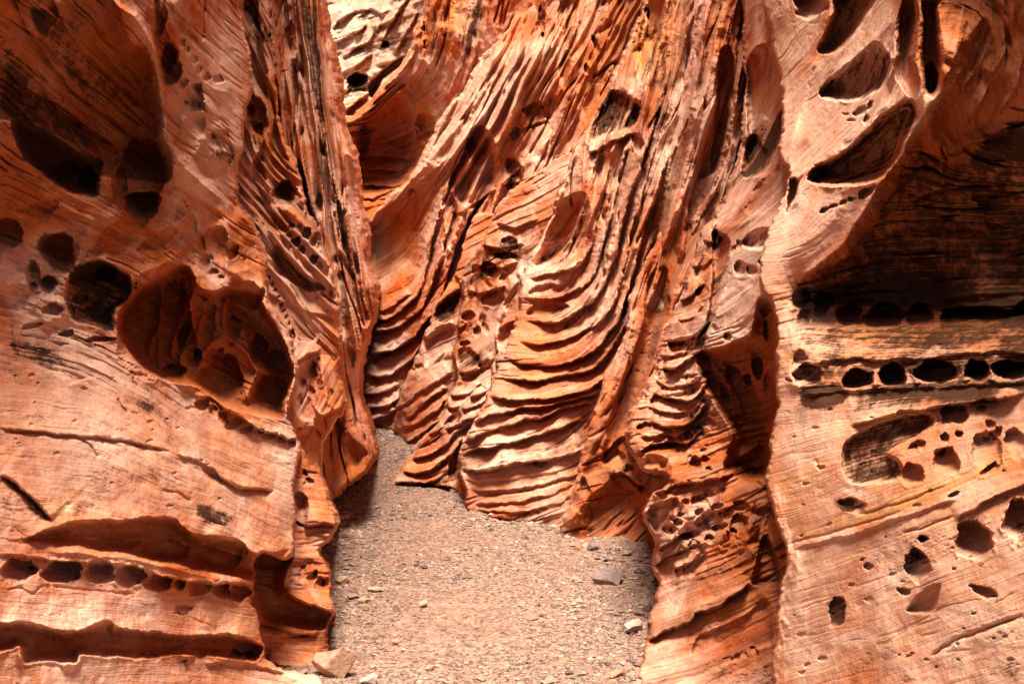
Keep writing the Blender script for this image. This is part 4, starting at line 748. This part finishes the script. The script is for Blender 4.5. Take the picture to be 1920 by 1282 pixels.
r.stain([(1300,0),(1320,0),(1310,130),(1270,250),(1260,200)],.6,1,14); r.stain([(1150,300),(1240,250),(1180,430),(1120,470)],.4,1,24)
r.stain([(990,495),(1060,500),(1110,480),(1040,540),(985,545)],.5,1,14)
r.stain([(860,870),(1000,850),(1090,840),(1060,880),(900,895)],.4,1,14)
r.build('striated_cliff','tall streaked sandstone cliff sweeping down into stacked rounded ledges beside the path','cliff',M_mid,fine=0.6)

# ================================================================== fins and ledges at the bend
def fin(outline, depth, bed, lips, name, label, seed, mat=None, extra=None, edge=(12,.16), ridge_amp=.04):
    r = Rock(outline, depth, bed, edge=edge, fall=.07, seed=seed)
    r.rough(.06,.7,4,seed=3); r.layers(.04,4,.004); r.layers(.014,16,.006,seed=8); r.clefts(.06,4,seed=3); r.terrace(.03,4)
    for L, h in lips: r.lip(L, h, 17, 8)
    if extra: extra(r)
    return r.build(name, label, 'rock fin', mat or M_mid, .55)
def ex4(r):
    r.ridge([(972,588),(948,606),(930,640),(925,670),(912,700),(868,760),(866,790)],.10,6,10)
    r.alcove([(932,630),(945,612),(968,600),(966,625),(950,642),(935,648)],.14,8,stain=.35)
    r.hole(925,650,6,20,.06); r.holes([(920,705,10,6),(905,730,10,5)])
    r.ridge([(857,850),(845,880),(858,920)],.05,7); r.alcove([(838,880),(850,850),(870,820),(862,850),(858,880),(862,925),(845,918)],.16,8)
fin([(732,911),(742,900),(755,884),(764,862),(782,846),(806,836),(826,822),(834,800),(860,790),(866,762),(880,741),(900,727),(926,716),(920,690),(934,664),(931,640),(946,606),(972,588),(1000,640),(960,800),(930,960),(885,965),(858,925),(836,911),(800,906)],
 [(735,910,8.48),(835,910,8.35),(870,940,8.0),(770,860,8.7),(866,770,8.6),(960,600,8.9),(930,860,8.0)],
 [(0,[(740,905),(800,895),(850,880)]),(1.2,[(765,865),(820,850),(870,815)]),(2.4,[(870,770),(930,740)]),(3.4,[(925,690),(970,640)])],
 [([(752,888),(790,884),(820,872),(850,845),(880,815)],.10),([(768,860),(800,852),(835,836),(862,806),(900,785)],.10),([(834,806),(862,795),(900,775),(925,758)],.10),([(866,768),(895,760),(920,745)],.09),([(880,742),(905,738),(928,724)],.08),([(738,908),(780,905),(820,898),(850,870)],.06)],
 'ledge_fin','low fin of stepped ledges whose tip runs out onto the gravel at the bend',11,extra=ex4)
def ex3(r):
    r.ridge([(975,480),(972,530),(958,560),(935,610),(928,640),(900,680),(860,718),(838,760),(830,785)],.10,6,10)
    r.alcove([(862,712),(880,695),(915,672),(905,700),(880,715)],.1,8,stain=.3)
    r.alcove([(860,655),(880,650),(900,672),(905,690),(880,690),(858,690)],.12,10,stain=.4)
    r.holes([(880,595,14,10,10,.14),(872,645,9,8,0,.1),(893,622,8,10,0,.1),(910,615,7,12,20,.1),(925,560,22,16,15,.15),(915,505,16,14,0,.12),(945,525,10,14,0,.1),(955,455,16,10,10,.1),(950,480,20,8,0,.1)],stain=.4,rim=.02)
    r.pits(.07,.12,mask=r.region([(850,500),(970,480),(960,600),(930,660),(850,680)],12),thr=.15)
    for L in ([(912,500),(916,540),(912,580)],[(960,520),(955,560),(930,600)],[(900,430),(920,480),(912,520)]): r.ridge(L,.07,5)
fin([(768,852),(788,828),(812,805),(829,788),(838,752),(857,718),(858,690),(850,660),(862,630),(858,600),(870,560),(862,535),(875,500),(905,460),(940,380),(1000,330),(1080,300),(1060,480),(1000,560),(960,800),(860,900),(810,860),(780,858)],
 [(770,852,9.8),(830,860,9.0),(838,750,9.6),(858,640,9.9),(900,460,9.9),(1000,340,9.6),(960,600,9.3),(940,760,8.8)],
 [(0,[(780,850),(830,820),(860,780)]),(1.2,[(840,760),(870,720),(920,690)]),(2.4,[(860,650),(930,610),(970,560)]),(3.8,[(880,520),(940,500),(980,470)]),(5,[(920,440),(980,410),(1040,380)]),(6,[(960,370),(1060,320)])],
 [([(785,838),(815,822),(838,800)],.10),([(800,815),(830,800),(850,775)],.09),([(838,765),(868,760),(885,742)],.09),([(845,740),(880,735),(900,715)],.08),([(860,700),(900,690),(925,668)],.07),([(872,545),(910,548),(950,535)],.1),([(890,500),(930,505),(970,492)],.09),([(905,460),(940,468),(985,455)],.08),([(930,420),(970,428),(1010,410)],.07)],
 'pitted_fin','craggy pale fin full of pockets, rising behind the low ledge fin at the bend',12,extra=ex3)
def ex1(r):
    r.alcove([(812,595),(822,570),(850,548),(872,538),(864,565),(855,590),(845,604),(822,604)],.16,10,stain=.45)
    r.ridge([(874,535),(860,545),(835,555),(818,580),(806,612),(795,645)],.07,5); r.ridge([(862,600),(862,640),(850,655),(820,672),(800,690),(775,720)],.08,6,14)
    r.alcove([(800,640),(825,615),(852,608),(858,630),(850,650),(825,665),(800,690),(796,665)],.12,12,stain=.15)
    r.holes([(793,640,8,14,15,.12),(782,662,5,10,20,.08),(786,690,8,8,0,.08),(775,695,5,5,0,.06),(850,530,16,14,0,.12),(845,580,20,12,20,.10)],stain=.4,rim=.02)
    for L in ([(755,822),(762,780),(790,740),(830,700),(858,655)],[(741,812),(750,760),(760,725),(775,690)]): r.ridge(L,.09,6,12)
fin([(738,806),(744,780),(750,740),(760,712),(772,690),(784,660),(796,630),(806,600),(818,570),(835,545),(850,520),(858,500),(868,470),(880,430),(900,400),(960,420),(960,520),(880,600),(870,720),(850,800),(800,850),(768,832),(750,818)],
 [(740,808,11.1),(770,832,10.5),(830,840,9.9),(745,750,11.0),(800,620,10.9),(860,480,11.0),(860,700,10.2),(930,440,10.6)],
 [(0,[(745,800),(790,790),(840,750)]),(1.2,[(755,740),(800,720),(850,680)]),(2.4,[(790,660),(860,620)]),(3.6,[(820,590),(880,550)]),(5,[(860,500),(920,470)])],
 [([(757,806),(780,792),(820,768),(845,745)],.12),([(762,785),(785,765),(815,745),(840,725)],.12),([(760,835),(785,818),(815,795),(845,772)],.12),([(764,758),(790,735),(825,712),(850,695)],.08),([(795,636),(825,612),(850,606)],.08)],
 'terraced_fin','orange terraced fin with slanting bright ledges, standing between the bend and the pitted fin',13,mat=M_far,extra=ex1)

# ================================================================== far curved wall
r = Rock([(960,-1500),(1020,-50),(1000,10),(960,50),(920,95),(900,115),(880,157),(845,205),(813,257),(787,307),(762,347),(747,357),(720,385),(680,425),(640,440),(600,600),(600,830),(690,800),(722,803),(745,812),(800,850),(1200,800),(1350,-200),(1300,-1500)],
 [(690,800,11.5),(745,812,11.3),(680,640,12.4),(690,430,13.2),(760,350,12.6),(800,500,11.9),(800,700,11.2),(900,110,12.2),(900,400,11.4),(1000,0,12.0),(1000,300,10.8),(1100,100,10.2),(1200,0,9.6),(1050,-1300,14),(620,700,12.8),(1100,600,9.6)],
 [(0,[(680,770),(730,768),(770,740)]),(1,[(680,705),(730,700),(780,660)]),(2,[(690,625),(740,610),(790,560)]),(3,[(690,560),(740,530),(790,470),(820,380)]),(4,[(690,490),(760,460),(820,340),(900,200),(960,100)]),(5.4,[(690,430),(760,365),(850,220),(900,130)]),(2.6,[(830,520),(860,420),(920,280),(1000,120),(1060,0)]),(1.4,[(840,580),(900,400),(980,250),(1060,100),(1110,-20)]),(.2,[(900,560),(960,400),(1050,200),(1120,80),(1170,-20)])],
 edge=(14,.2), fall=.09, seed=14)
r.rough(.12,1.3,4,seed=3); up = r.region([(800,330),(900,100),(1000,-100),(1300,-100),(1150,400),(900,560),(840,560)],30)
r.ribs(.22,1.7,.002,mask=up,seed=3); r.ribs(.07,4,.003,mask=.1+.9*up,seed=13); r.ribs(.03,9,.006,mask=(.25+.75*up)*sstep(-.3,.4,perlin(r.X/80,r.Y/110,4.)),seed=6); r.rough(.05,.4,4,seed=26,mask=up); r.layers(.06,5,.004); r.layers(.02,16,.006,seed=8); r.clefts(.14,3,seed=2,mask=.3+.7*up); r.clefts(.06,7,seed=7); r.rough(.04,.25,3,seed=6,mask=.3+up)
r.alcove([(690,425),(745,370),(800,330),(850,300),(800,440),(790,500),(760,520),(720,545),(690,540),(670,480)],.45,40)
r.ridge([(680,428),(747,357),(790,305),(845,205),(900,112)],.16,8,14); r.ridge([(790,420),(795,480),(770,540),(720,575),(695,600)],.12,12); r.ridge([(845,330),(838,420),(820,500),(790,560),(740,600),(700,618)],.14,9,12)
r.alcove([(870,270),(885,240),(905,235),(925,260),(930,320),(915,370),(890,395),(860,380),(850,350),(880,310)],.28,16); r.hole(880,270,10,14,.12)
r.ridge([(915,230),(930,270),(935,330),(920,400),(905,440)],.12,6); r.ridge([(850,360),(880,365),(905,355),(925,345)],.10,8); r.lip([(846,395),(870,400),(900,372),(930,355)],.14,14,10)
r.alcove([(835,370),(850,360),(860,400),(860,430),(845,470),(835,430)],.2,8,stain=.1)
for L,h in (([(684,602),(730,596),(775,565),(800,510),(815,430),(845,340),(890,230)],.20),([(690,626),(735,618),(785,585),(815,530),(835,450),(860,380)],.20),([(682,664),(740,656),(785,620),(820,570),(845,500),(870,430),(910,360)],.24),([(676,703),(725,706),(765,680),(795,640),(830,590),(860,520)],.2),([(674,735),(710,737),(748,720)],.15),([(682,766),(720,762),(752,744)],.14),([(690,790),(715,785),(745,765)],.10),([(712,590),(740,570),(770,550)],.1)): r.lip(L,h,20,8)
r.ridge([(745,800),(752,760),(770,700),(790,650)],.10,6); r.alcove([(690,785),(720,778),(740,770),(735,800),(700,800)],.06,10)
r.hole(1000,205,22,13,.22,30,stain=.3); r.stain([(990,195),(1030,185),(1020,225),(985,235)],.7,2,12); r.alcove([(985,240),(1010,195),(1045,180),(1050,205),(1025,232)],.15,12)
r.hole(967,252,10,12,.2,stain=.5); r.hole(963,315,14,24,.25,25,stain=.6); r.alcove([(950,340),(975,320),(985,345),(965,365)],.15,8,stain=.4); r.hole(1025,345,17,16,.22,20,stain=.55); r.alcove([(1045,400),(1080,370),(1100,330),(1110,370),(1095,420)],.2,14,stain=.3)
r.alcove([(1050,0),(1082,0),(1078,60),(1070,130),(1055,170),(1045,120)],.22,14); r.stain([(1050,0),(1080,0),(1070,120),(1050,160)],.25,2,16); r.crack([(1052,0),(1047,30),(1053,60)],.09,3)
r.ridge([(1088,-40),(1082,100),(1072,200),(1065,270),(1050,340)],.14,6,9); r.ridge([(1010,-20),(1005,60),(990,120),(960,220)],.10,8)
for L,h in (([(1072,-20),(1060,200),(1000,290),(935,350),(908,450),(845,525),(790,590),(760,650)],.24),([(995,50),(900,180),(840,260),(795,312),(750,362)],.18),([(1065,350),(1010,400),(978,450),(960,520)],.18),([(950,-20),(930,80),(880,190),(820,290)],.14),([(840,400),(846,480),(800,540),(712,592)],.16),([(1040,60),(985,170),(920,290)],.16),([(1000,280),(960,380),(935,440)],.14)): r.ridge(L,h,22,9)
r.lip([(1000,350),(1020,335),(1045,325)],.12,14,8); r.lip([(940,345),(980,340),(1010,330)],.10,14,8); r.lip([(975,240),(1010,232),(1030,225)],.12,14,8)
r.hole(1118,90,6,22,.2,18,stain=.5); r.hole(1100,130,5,12,.15,10,stain=.4); r.hole(1135,10,8,10,.15)
r.stain([(840,130),(1000,90),(960,200),(840,320),(780,360)],.5,1,20); r.stain([(1000,200),(1080,250),(1000,400),(940,420)],.5,1,24)
r.stain([(760,370),(790,350),(800,500),(770,480)],.3,0,12); r.stain([(690,440),(780,380),(770,500),(700,530)],.25,2,20)
r.stain([(675,640),(760,610),(745,760),(680,790)],.6,1,14)  # terraces painted paler to brighten them
r.build('curved_wall','distant orange wall curling round the bend, smooth hollow above bright terraces','rock wall',M_far,fine=0.6)

# ================================================================== shaded recess behind
r = Rock([(780,-1500),(800,-40),(790,40),(782,60),(770,110),(755,130),(740,150),(715,175),(690,200),(655,225),(630,240),(600,420),(640,520),(900,520),(1200,300),(1300,-300),(1200,-1500)],
 [(660,230,15.2),(660,400,14.8),(720,300,15.6),(780,320,15.0),(800,100,14.4),(860,50,13.8),(950,0,13.2),(780,0,14.6),(750,160,14.9),(900,-1300,16),(900,300,13.6)],
 [(0,[(660,400),(740,390),(790,370)]),(1,[(660,330),(720,325),(790,300)]),(2,[(650,270),(720,250),(790,220)]),(3,[(740,180),(800,100),(820,0)]),(4,[(690,215),(760,130),(790,20)]),(2,[(860,200),(900,0)])],
 edge=(10,.2), fall=.1, seed=15)
r.rough(.2,1.4,5,seed=3); r.layers(.12,5,.006); r.layers(.03,16,.006,seed=8); r.clefts(.14,6); r.rough(.06,.3,4,seed=6)
r.alcove([(665,250),(690,222),(720,200),(745,175),(770,200),(790,260),(790,300),(740,360),(700,375),(665,370)],.5,34,stain=.1)
r.ridge([(640,236),(680,215),(700,190),(725,160),(760,110),(778,60)],.3,6,10)
r.stain([(640,230),(790,150),(800,400),(640,420)],.8,3,14)  # recess shade partly painted in with deep orange
for L in ([(672,275),(700,268),(740,262),(780,240)],[(675,292),(720,295),(785,296)],[(672,315),(720,322),(770,318)],[(675,345),(730,352),(780,345)],[(665,368),(700,372),(745,355)]): r.lip(L,.14,14,7)
r.stain([(800,0),(890,0),(895,60),(870,120),(840,190),(800,200),(770,180),(790,80)],.34,0,24); r.stain([(845,0),(870,0),(860,60),(840,50)],.8,2,10); r.stain([(790,150),(830,160),(810,260),(785,250)],.5,2,14)
r.stain([(672,230),(700,240),(690,300),(670,300)],.5,0,12); r.hole(800,240,20,32,.3,10); r.ridge([(782,230),(780,255),(788,290)],.2,6); r.ridge([(800,130),(820,100),(830,40)],.2,9)
r.build('rock_recess','deep orange recess of thin uneven shelves and black stains, behind the far curved wall','rock recess',M_far,fine=0.6)

# ================================================================== bleached cliff closing the canyon
r = Rock([(100,-2200),(1500,-2200),(1500,520),(100,700)],
 [(600,0,21),(800,0,19),(600,250,19),(800,250,18),(600,420,17),(800,500,17),(1200,100,17),(700,-2000,27),(300,200,20)],
 [(0,[(600,250),(800,200)]),(1.5,[(600,130),(800,70)]),(3,[(600,20),(760,-40)]),(-1.5,[(600,400),(800,380)]),(5,[(600,-150),(800,-220)])],
 edge=(10,.2), fall=.1, seed=16, step=2.2)
r.rough(.22,1.3,6,seed=3); r.layers(.06,5,.012); r.terrace(.07,4); r.clefts(.12,4); r.rough(.12,.30,5,seed=6)
for L in ([(620,55),(655,30),(700,22),(725,30)],[(640,110),(665,95),(690,80),(700,60)],[(625,175),(650,168),(680,140),(695,150)],[(715,75),(730,50),(745,20)],[(640,215),(670,190),(700,165),(720,130)],[(610,80),(650,70),(690,45)],[(620,140),(660,130),(700,100)],[(700,60),(735,35),(770,-10)],[(630,245),(660,200),(690,180)],[(740,100),(765,60),(785,20)]): r.lip(L,.22,9,4)
r.hole(672,150,20,12,.5,20,stain=.7); r.hole(722,84,7,8,.4,stain=.6); r.alcove([(690,160),(720,130),(755,105),(752,125),(720,150),(700,185)],.7,10); r.stain([(655,140),(690,145),(685,185),(650,175)],.5,0,8)
r.stain([(590,-200),(800,-200),(790,60),(700,180),(600,240)],.35,1,30)
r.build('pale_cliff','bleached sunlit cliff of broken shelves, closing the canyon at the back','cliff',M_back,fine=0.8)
# low shelf of rock below the recess
def path_mid(y):   # rough middle and half width of the floor
    return np.interp(y, [3.3,4.4,5.8,6.8,7.5,8.5,9.9,11.6,13], [-.05,-.11,-.1,-.3,-.62,-.78,-.95,-1.15,-1.3]), np.interp(y, [3.3,4.4,5.8,6.8,7.5,8.5,9.9,11.6,13], [.9,.85,.95,.85,.6,.55,.4,.35,.3])

# ================================================================== canyon floor
def floorh(x, y):
    return .026 * fbm(x * 1.1, y * 1.1, 2.0, 3) + .008 * fbm(x * 5, y * 5, 5.0, 3) - .014 * sstep(.25, .5, perlin(x * 3.6, y * 2.4, 9.0)) + .012 * sstep(.62, 1.0, np.abs(x - path_mid(y)[0]) / path_mid(y)[1])
gx = np.concatenate([np.linspace(-9, -2.3, 30), np.arange(-2.2, 1.6, .014), np.linspace(1.7, 9, 30)])
gy = np.concatenate([np.linspace(-6, 3.2, 30), 3.3 * np.exp(np.arange(0, 1.5, .0032)), np.linspace(15, 26, 12)])
GX, GY = np.meshgrid(gx, gy)
GZ = floorh(GX, GY) - .012
n, m = GX.shape; ii = np.arange(n * m).reshape(n, m)
t = NT('gravelly_sand'); co = t.n('ShaderNodeTexCoord').outputs['Object']
g1 = t.noise(co, 1.6, 5, .6); g2 = t.noise(co, 14, 5, .7); g3 = t.noise(co, 95, 4, .75)
vo = t.n('ShaderNodeTexVoronoi'); t.l(co, vo.inputs['Vector']); vo.inputs['Scale'].default_value = 75
sc_ = t.n('ShaderNodeSeparateColor'); t.l(vo.outputs['Color'], sc_.inputs[0])
col = t.mix(t.ramp(g2, .35, .65), (.32, .172, .108), (.20, .108, .072))
peb = t.mix(t.ramp(sc_.outputs[0], .2, .9), (.08, .05, .04), (.34, .22, .16))
col = t.mix(t.math('MULTIPLY', t.ramp(t.math('ADD', t.math('MULTIPLY', g1, .5), t.math('MULTIPLY', sc_.outputs[1], .5)), .42, .5), .8), col, peb)
col = t.mix(t.math('MULTIPLY', t.ramp(g3, .55, .7), .5), col, (.14, .08, .06))
t.l(col, t.b.inputs['Base Color'])
n1 = t.bump(t.math('MULTIPLY', vo.outputs['Distance'], -1), .6, .006); n2 = t.bump(g3, .6, .006, n1); t.l(n2, t.b.inputs['Normal'])
gr = mesh_np('path', np.stack([GX, GY, GZ], -1).reshape(-1, 3), np.stack([ii[:-1, :-1], ii[:-1, 1:], ii[1:, 1:], ii[1:, :-1]], -1).reshape(-1, 4), t.m)
gr['kind'] = 'structure'

# gravel: thousands of small chips, one mass
def stone_mat(name, a, b, c):
    t = NT(name); co = t.n('ShaderNodeTexCoord').outputs['Object']
    ge = t.n('ShaderNodeNewGeometry').outputs['Random Per Island']
    n1 = t.noise(co, 60, 4, .6); col = t.mix(ge, a, b); col = t.mix(t.math('MULTIPLY', t.ramp(n1, .4, .65), .6), col, c)
    t.l(col, t.b.inputs['Base Color']); t.l(t.bump(n1, .5, .004), t.b.inputs['Normal']); return t.m
rs = np.random.RandomState(5)
ico = np.array([(1,0,0),(-1,0,0),(0,1,0),(0,-1,0),(0,0,1),(0,0,-1)], float)
icf = np.array([(0,2,4),(2,1,4),(1,3,4),(3,0,4),(2,0,5),(1,2,5),(3,1,5),(0,3,5)])
N = 62000
yy = 3.6 * np.exp(rs.rand(N) * 1.2); md, hw = path_mid(yy); xx = md + (rs.rand(N) * 2 - 1) * hw
dens = perlin(xx * 1.3, yy * 1.3, 8.0) + .5 * perlin(xx * 4, yy * 4, 2.0) + .55 * np.abs((xx - md) / hw)
k = dens > rs.rand(N) * .9 - .35; xx = xx[k]; yy = yy[k]; N = len(xx)
sz = .0034 * np.exp(rs.randn(N) * .45) * (1 + .6 * (rs.rand(N) > .96)) * (yy / 4.2)**.35
edge_ = np.abs((xx - md[k]) / hw[k]); sz = sz * (1 + 2.2 * (rs.rand(N) > .90) * sstep(.45, .9, edge_)) * (1 + 1.6 * (rs.rand(N) > .985)); sz = np.clip(sz, .0015, .028)
V = ico[None] * (sz[:, None, None] * np.stack([1 + rs.rand(N), .7 + .6 * rs.rand(N), .45 + .4 * rs.rand(N)], 1)[:, None, :])
V = V + rs.randn(N, 6, 3) * sz[:, None, None] * .22
a = rs.rand(N) * 6.28; c_, s_ = np.cos(a)[:, None], np.sin(a)[:, None]
V = np.stack([V[..., 0] * c_ - V[..., 1] * s_, V[..., 0] * s_ + V[..., 1] * c_, V[..., 2]], -1)
V += np.stack([xx, yy, floorh(xx, yy) - .012 + sz * .25], -1)[:, None, :]
Fc = (icf[None] + (np.arange(N) * 6)[:, None, None]).reshape(-1, 3)
gv = mesh_np('gravel', V.reshape(-1, 3), Fc, stone_mat('gravel_chips', (.46, .31, .225), (.07, .044, .036), (.23, .14, .102)), smooth=False)
gv['kind'] = 'stuff'; gv['label'] = 'fine mixed gravel strewn over the sandy path'; gv['category'] = 'gravel'

# ================================================================== single stones
import bmesh
from mathutils import Vector, noise as mnoise
def stone(px, py, wpx, hpx, seed, mat, label, name='stone', flat=1.0, rot=0.0, group=None, cuts=13, sharp=1.0):
    x, y, z = ground(px, py); s = math.hypot(y, CAMZ) / F
    W = wpx * s / 2; Hh = hpx * s / 2
    rn = random.Random(seed); bm = bmesh.new(); bmesh.ops.create_icosphere(bm, subdivisions=5, radius=1)
    planes = []
    for i in range(cuts):
        d = Vector((rn.gauss(0, 1), rn.gauss(0, 1), rn.gauss(0, .8))).normalized(); planes.append((d, rn.uniform(.42, .74)))
    for v in bm.verts:
        p = v.co.copy()
        for d, r_ in planes:
            e = p.dot(d) - r_
            if e > 0: p -= d * e * 1.0 * sharp
        nn = mnoise.noise(p * 2.2 + Vector((seed, 0, 0))) * .06 + mnoise.noise(p * 7 + Vector((seed, 3, 0))) * .03
        v.co = p * (1 + nn)
    bm.normal_update()
    me = bpy.data.meshes.new(name)
    for v in bm.verts: v.co = Vector((v.co.x * W * 1.45, v.co.y * W * 1.2 * flat, v.co.z * Hh * 1.75))
    for f in bm.faces: f.smooth = True
    bm.to_mesh(me); bm.free(); me.materials.append(mat)
    o = bpy.data.objects.new(name, me); C.objects.link(o)
    lowz = min(v.co.z for v in me.vertices)
    o.location = (x, y, float(floorh(np.array([x]), np.array([y]))[0]) - .012 - lowz * .72)
    o.rotation_euler = (rn.uniform(-.12, .12), rn.uniform(-.12, .12), rot)
    o['label'] = label; o['category'] = 'stone'
    if group: o['group'] = group
    return o
def smat(name, a, b, c):
    t = NT(name); co = t.n('ShaderNodeTexCoord').outputs['Object']
    n0 = t.noise(co, 14, 5, .65); n1 = t.noise(co, 55, 5, .7); n2 = t.noise(co, 210, 3, .7)
    col = t.mix(t.ramp(n0, .4, .62), a, b); col = t.mix(t.math('MULTIPLY', t.ramp(n1, .52, .68), .7), col, c)
    t.l(col, t.b.inputs['Base Color']); t.l(t.bump(n2, .5, .003, t.bump(n1, .7, .008)), t.b.inputs['Normal']); return t.m
S_cream = smat('stone_cream', (.44, .27, .175), (.34, .18, .11), (.20, .10, .06))
S_grey = smat('stone_grey', (.27, .18, .15), (.20, .13, .115), (.10, .06, .05))
S_red = smat('stone_red', (.50, .22, .13), (.40, .16, .10), (.22, .10, .07))
S_pale = smat('stone_pale', (.46, .32, .24), (.38, .25, .18), (.25, .15, .11))
S_yel = smat('stone_yellow', (.42, .26, .15), (.36, .22, .14), (.24, .13, .08))
G = 'loose stones on the gravel path'
for a in [
 (632,1264,64,40,3,S_cream,'largest blocky cream stone at the foot of the left column',.8,.3),
 (690,1276,32,16,4,S_pale,'small pale stone just right of the large cream block',.7,.1),
 (1141,1091,66,24,11,S_grey,'flat wedge-shaped grey stone with a dark broken end on the right of the path',.62,.25),
 (1184,1178,32,20,21,S_pale,'knobbly pale stone beside the foot of the right buttress',.8,.6),
 (1158,1262,30,14,31,S_red,'dark red sliver of stone lying at the lower right of the path',.5,.7),
 (1112,1024,22,12,41,S_grey,'small grey-pink stone in the shade under the swirled brown foot',.8,.1),
 (644,1091,24,14,51,S_yel,'small yellow-ended stone near the left edge of the path',.8,.2),
 (702,1106,32,7,61,S_pale,'thin pale flake right of the yellow-ended stone',.5,.1),
 (683,1123,28,8,71,S_pale,'thin pale flake left of centre, in front of the first flake',.6,-.1),
 (682,1136,16,6,81,S_cream,'tiny cream flake just below the second pale flake',.6,.2),
 (790,1132,20,10,91,S_yel,'small tan angular stone left of the path centre with a dark side',.7,.3),
 (742,1203,18,8,101,S_cream,'small oval cream pebble in the lower left of the path',.6,-.4),
 (757,1216,10,5,111,S_pale,'tiny white pebble below the oval cream pebble',.8,0),
 (805,1252,20,7,121,S_cream,'flat cream pebble near the bottom centre of the path',.6,.1),
 (704,952,20,6,131,S_pale,'flat pale chip on the path beyond the column',.5,0),
 (966,1068,14,5,141,S_cream,'flat tan chip in the middle of the path',.7,0),
 (1059,1093,9,5,151,S_pale,'tiny pale chip left of the wedge-shaped grey stone',.7,0),
 (1108,1235,12,10,161,S_pale,'small white stone above the dark red sliver',.8,.5),
 (1055,1138,9,5,171,S_cream,'tiny cream chip right of the path centre',.7,.4),
 (610,1045,14,10,181,S_grey,'dark round pebble tucked under the left column',.9,0),
 (622,1037,12,8,191,S_grey,'dark flat pebble at the outer side of the one under the left column',.9,.4),
 (627,1166,14,8,201,S_red,'small brown stone touching the left column base',.8,.2),
 (630,1226,16,7,211,S_red,'reddish splinter behind the large cream block',.6,-.4),
 (893,1170,8,4,221,S_grey,'tiny dark chip low in the middle of the path',.8,.1),
 (985,1236,12,6,231,S_grey,'small dark chip at the bottom right of the path centre',.8,.5),
 (1085,1022,12,5,241,S_red,'small pinkish chip beside the tip of the swirled brown foot',.8,.1)]:
    stone(a[0], a[1], a[2], a[3], a[4], a[5], a[6], flat=a[7], rot=a[8], group=G)

# ================================================================== light, sky, camera
SUN_EL, SUN_AZ = math.radians(69), math.radians(182)     # azimuth: compass-like, from +Y clockwise
w = bpy.data.worlds.new('World'); bpy.context.scene.world = w; w.use_nodes = True
sky = w.node_tree.nodes.new('ShaderNodeTexSky'); sky.sky_type = 'NISHITA'; sky.sun_disc = False
sky.sun_elevation = SUN_EL; sky.sun_rotation = SUN_AZ; sky.air_density = 1.0; sky.dust_density = 1.5
w.node_tree.links.new(sky.outputs[0], w.node_tree.nodes['Background'].inputs[0])
w.node_tree.nodes['Background'].inputs[1].default_value = .05
L = bpy.data.lights.new('sun', 'SUN'); L.energy = 5.0; L.angle = math.radians(26); L.color = (1, .93, .84)
lo = bpy.data.objects.new('sun', L); C.objects.link(lo)
d = Vector((math.sin(SUN_AZ) * math.cos(SUN_EL), math.cos(SUN_AZ) * math.cos(SUN_EL), math.sin(SUN_EL)))
lo.rotation_euler = d.to_track_quat('Z', 'Y').to_euler(); lo.location = (0, 0, 12)
cam = bpy.data.cameras.new('camera'); cam.lens = 36 * F / 1920; cam.sensor_width = 36; cam.clip_start = .05; cam.clip_end = 500
co_ = bpy.data.objects.new('camera', cam); C.objects.link(co_); co_.location = (0, 0, CAMZ); co_.rotation_euler = (math.pi / 2 - PITCH, 0, 0)
sc = bpy.context.scene; sc.camera = co_
sc.view_settings.view_transform = 'Standard'; sc.view_settings.look = 'None'; sc.view_settings.exposure = 1.46; sc.view_settings.gamma = 1
sc.cycles.max_bounces = 6; sc.cycles.diffuse_bounces = 4; sc.cycles.use_denoising = True
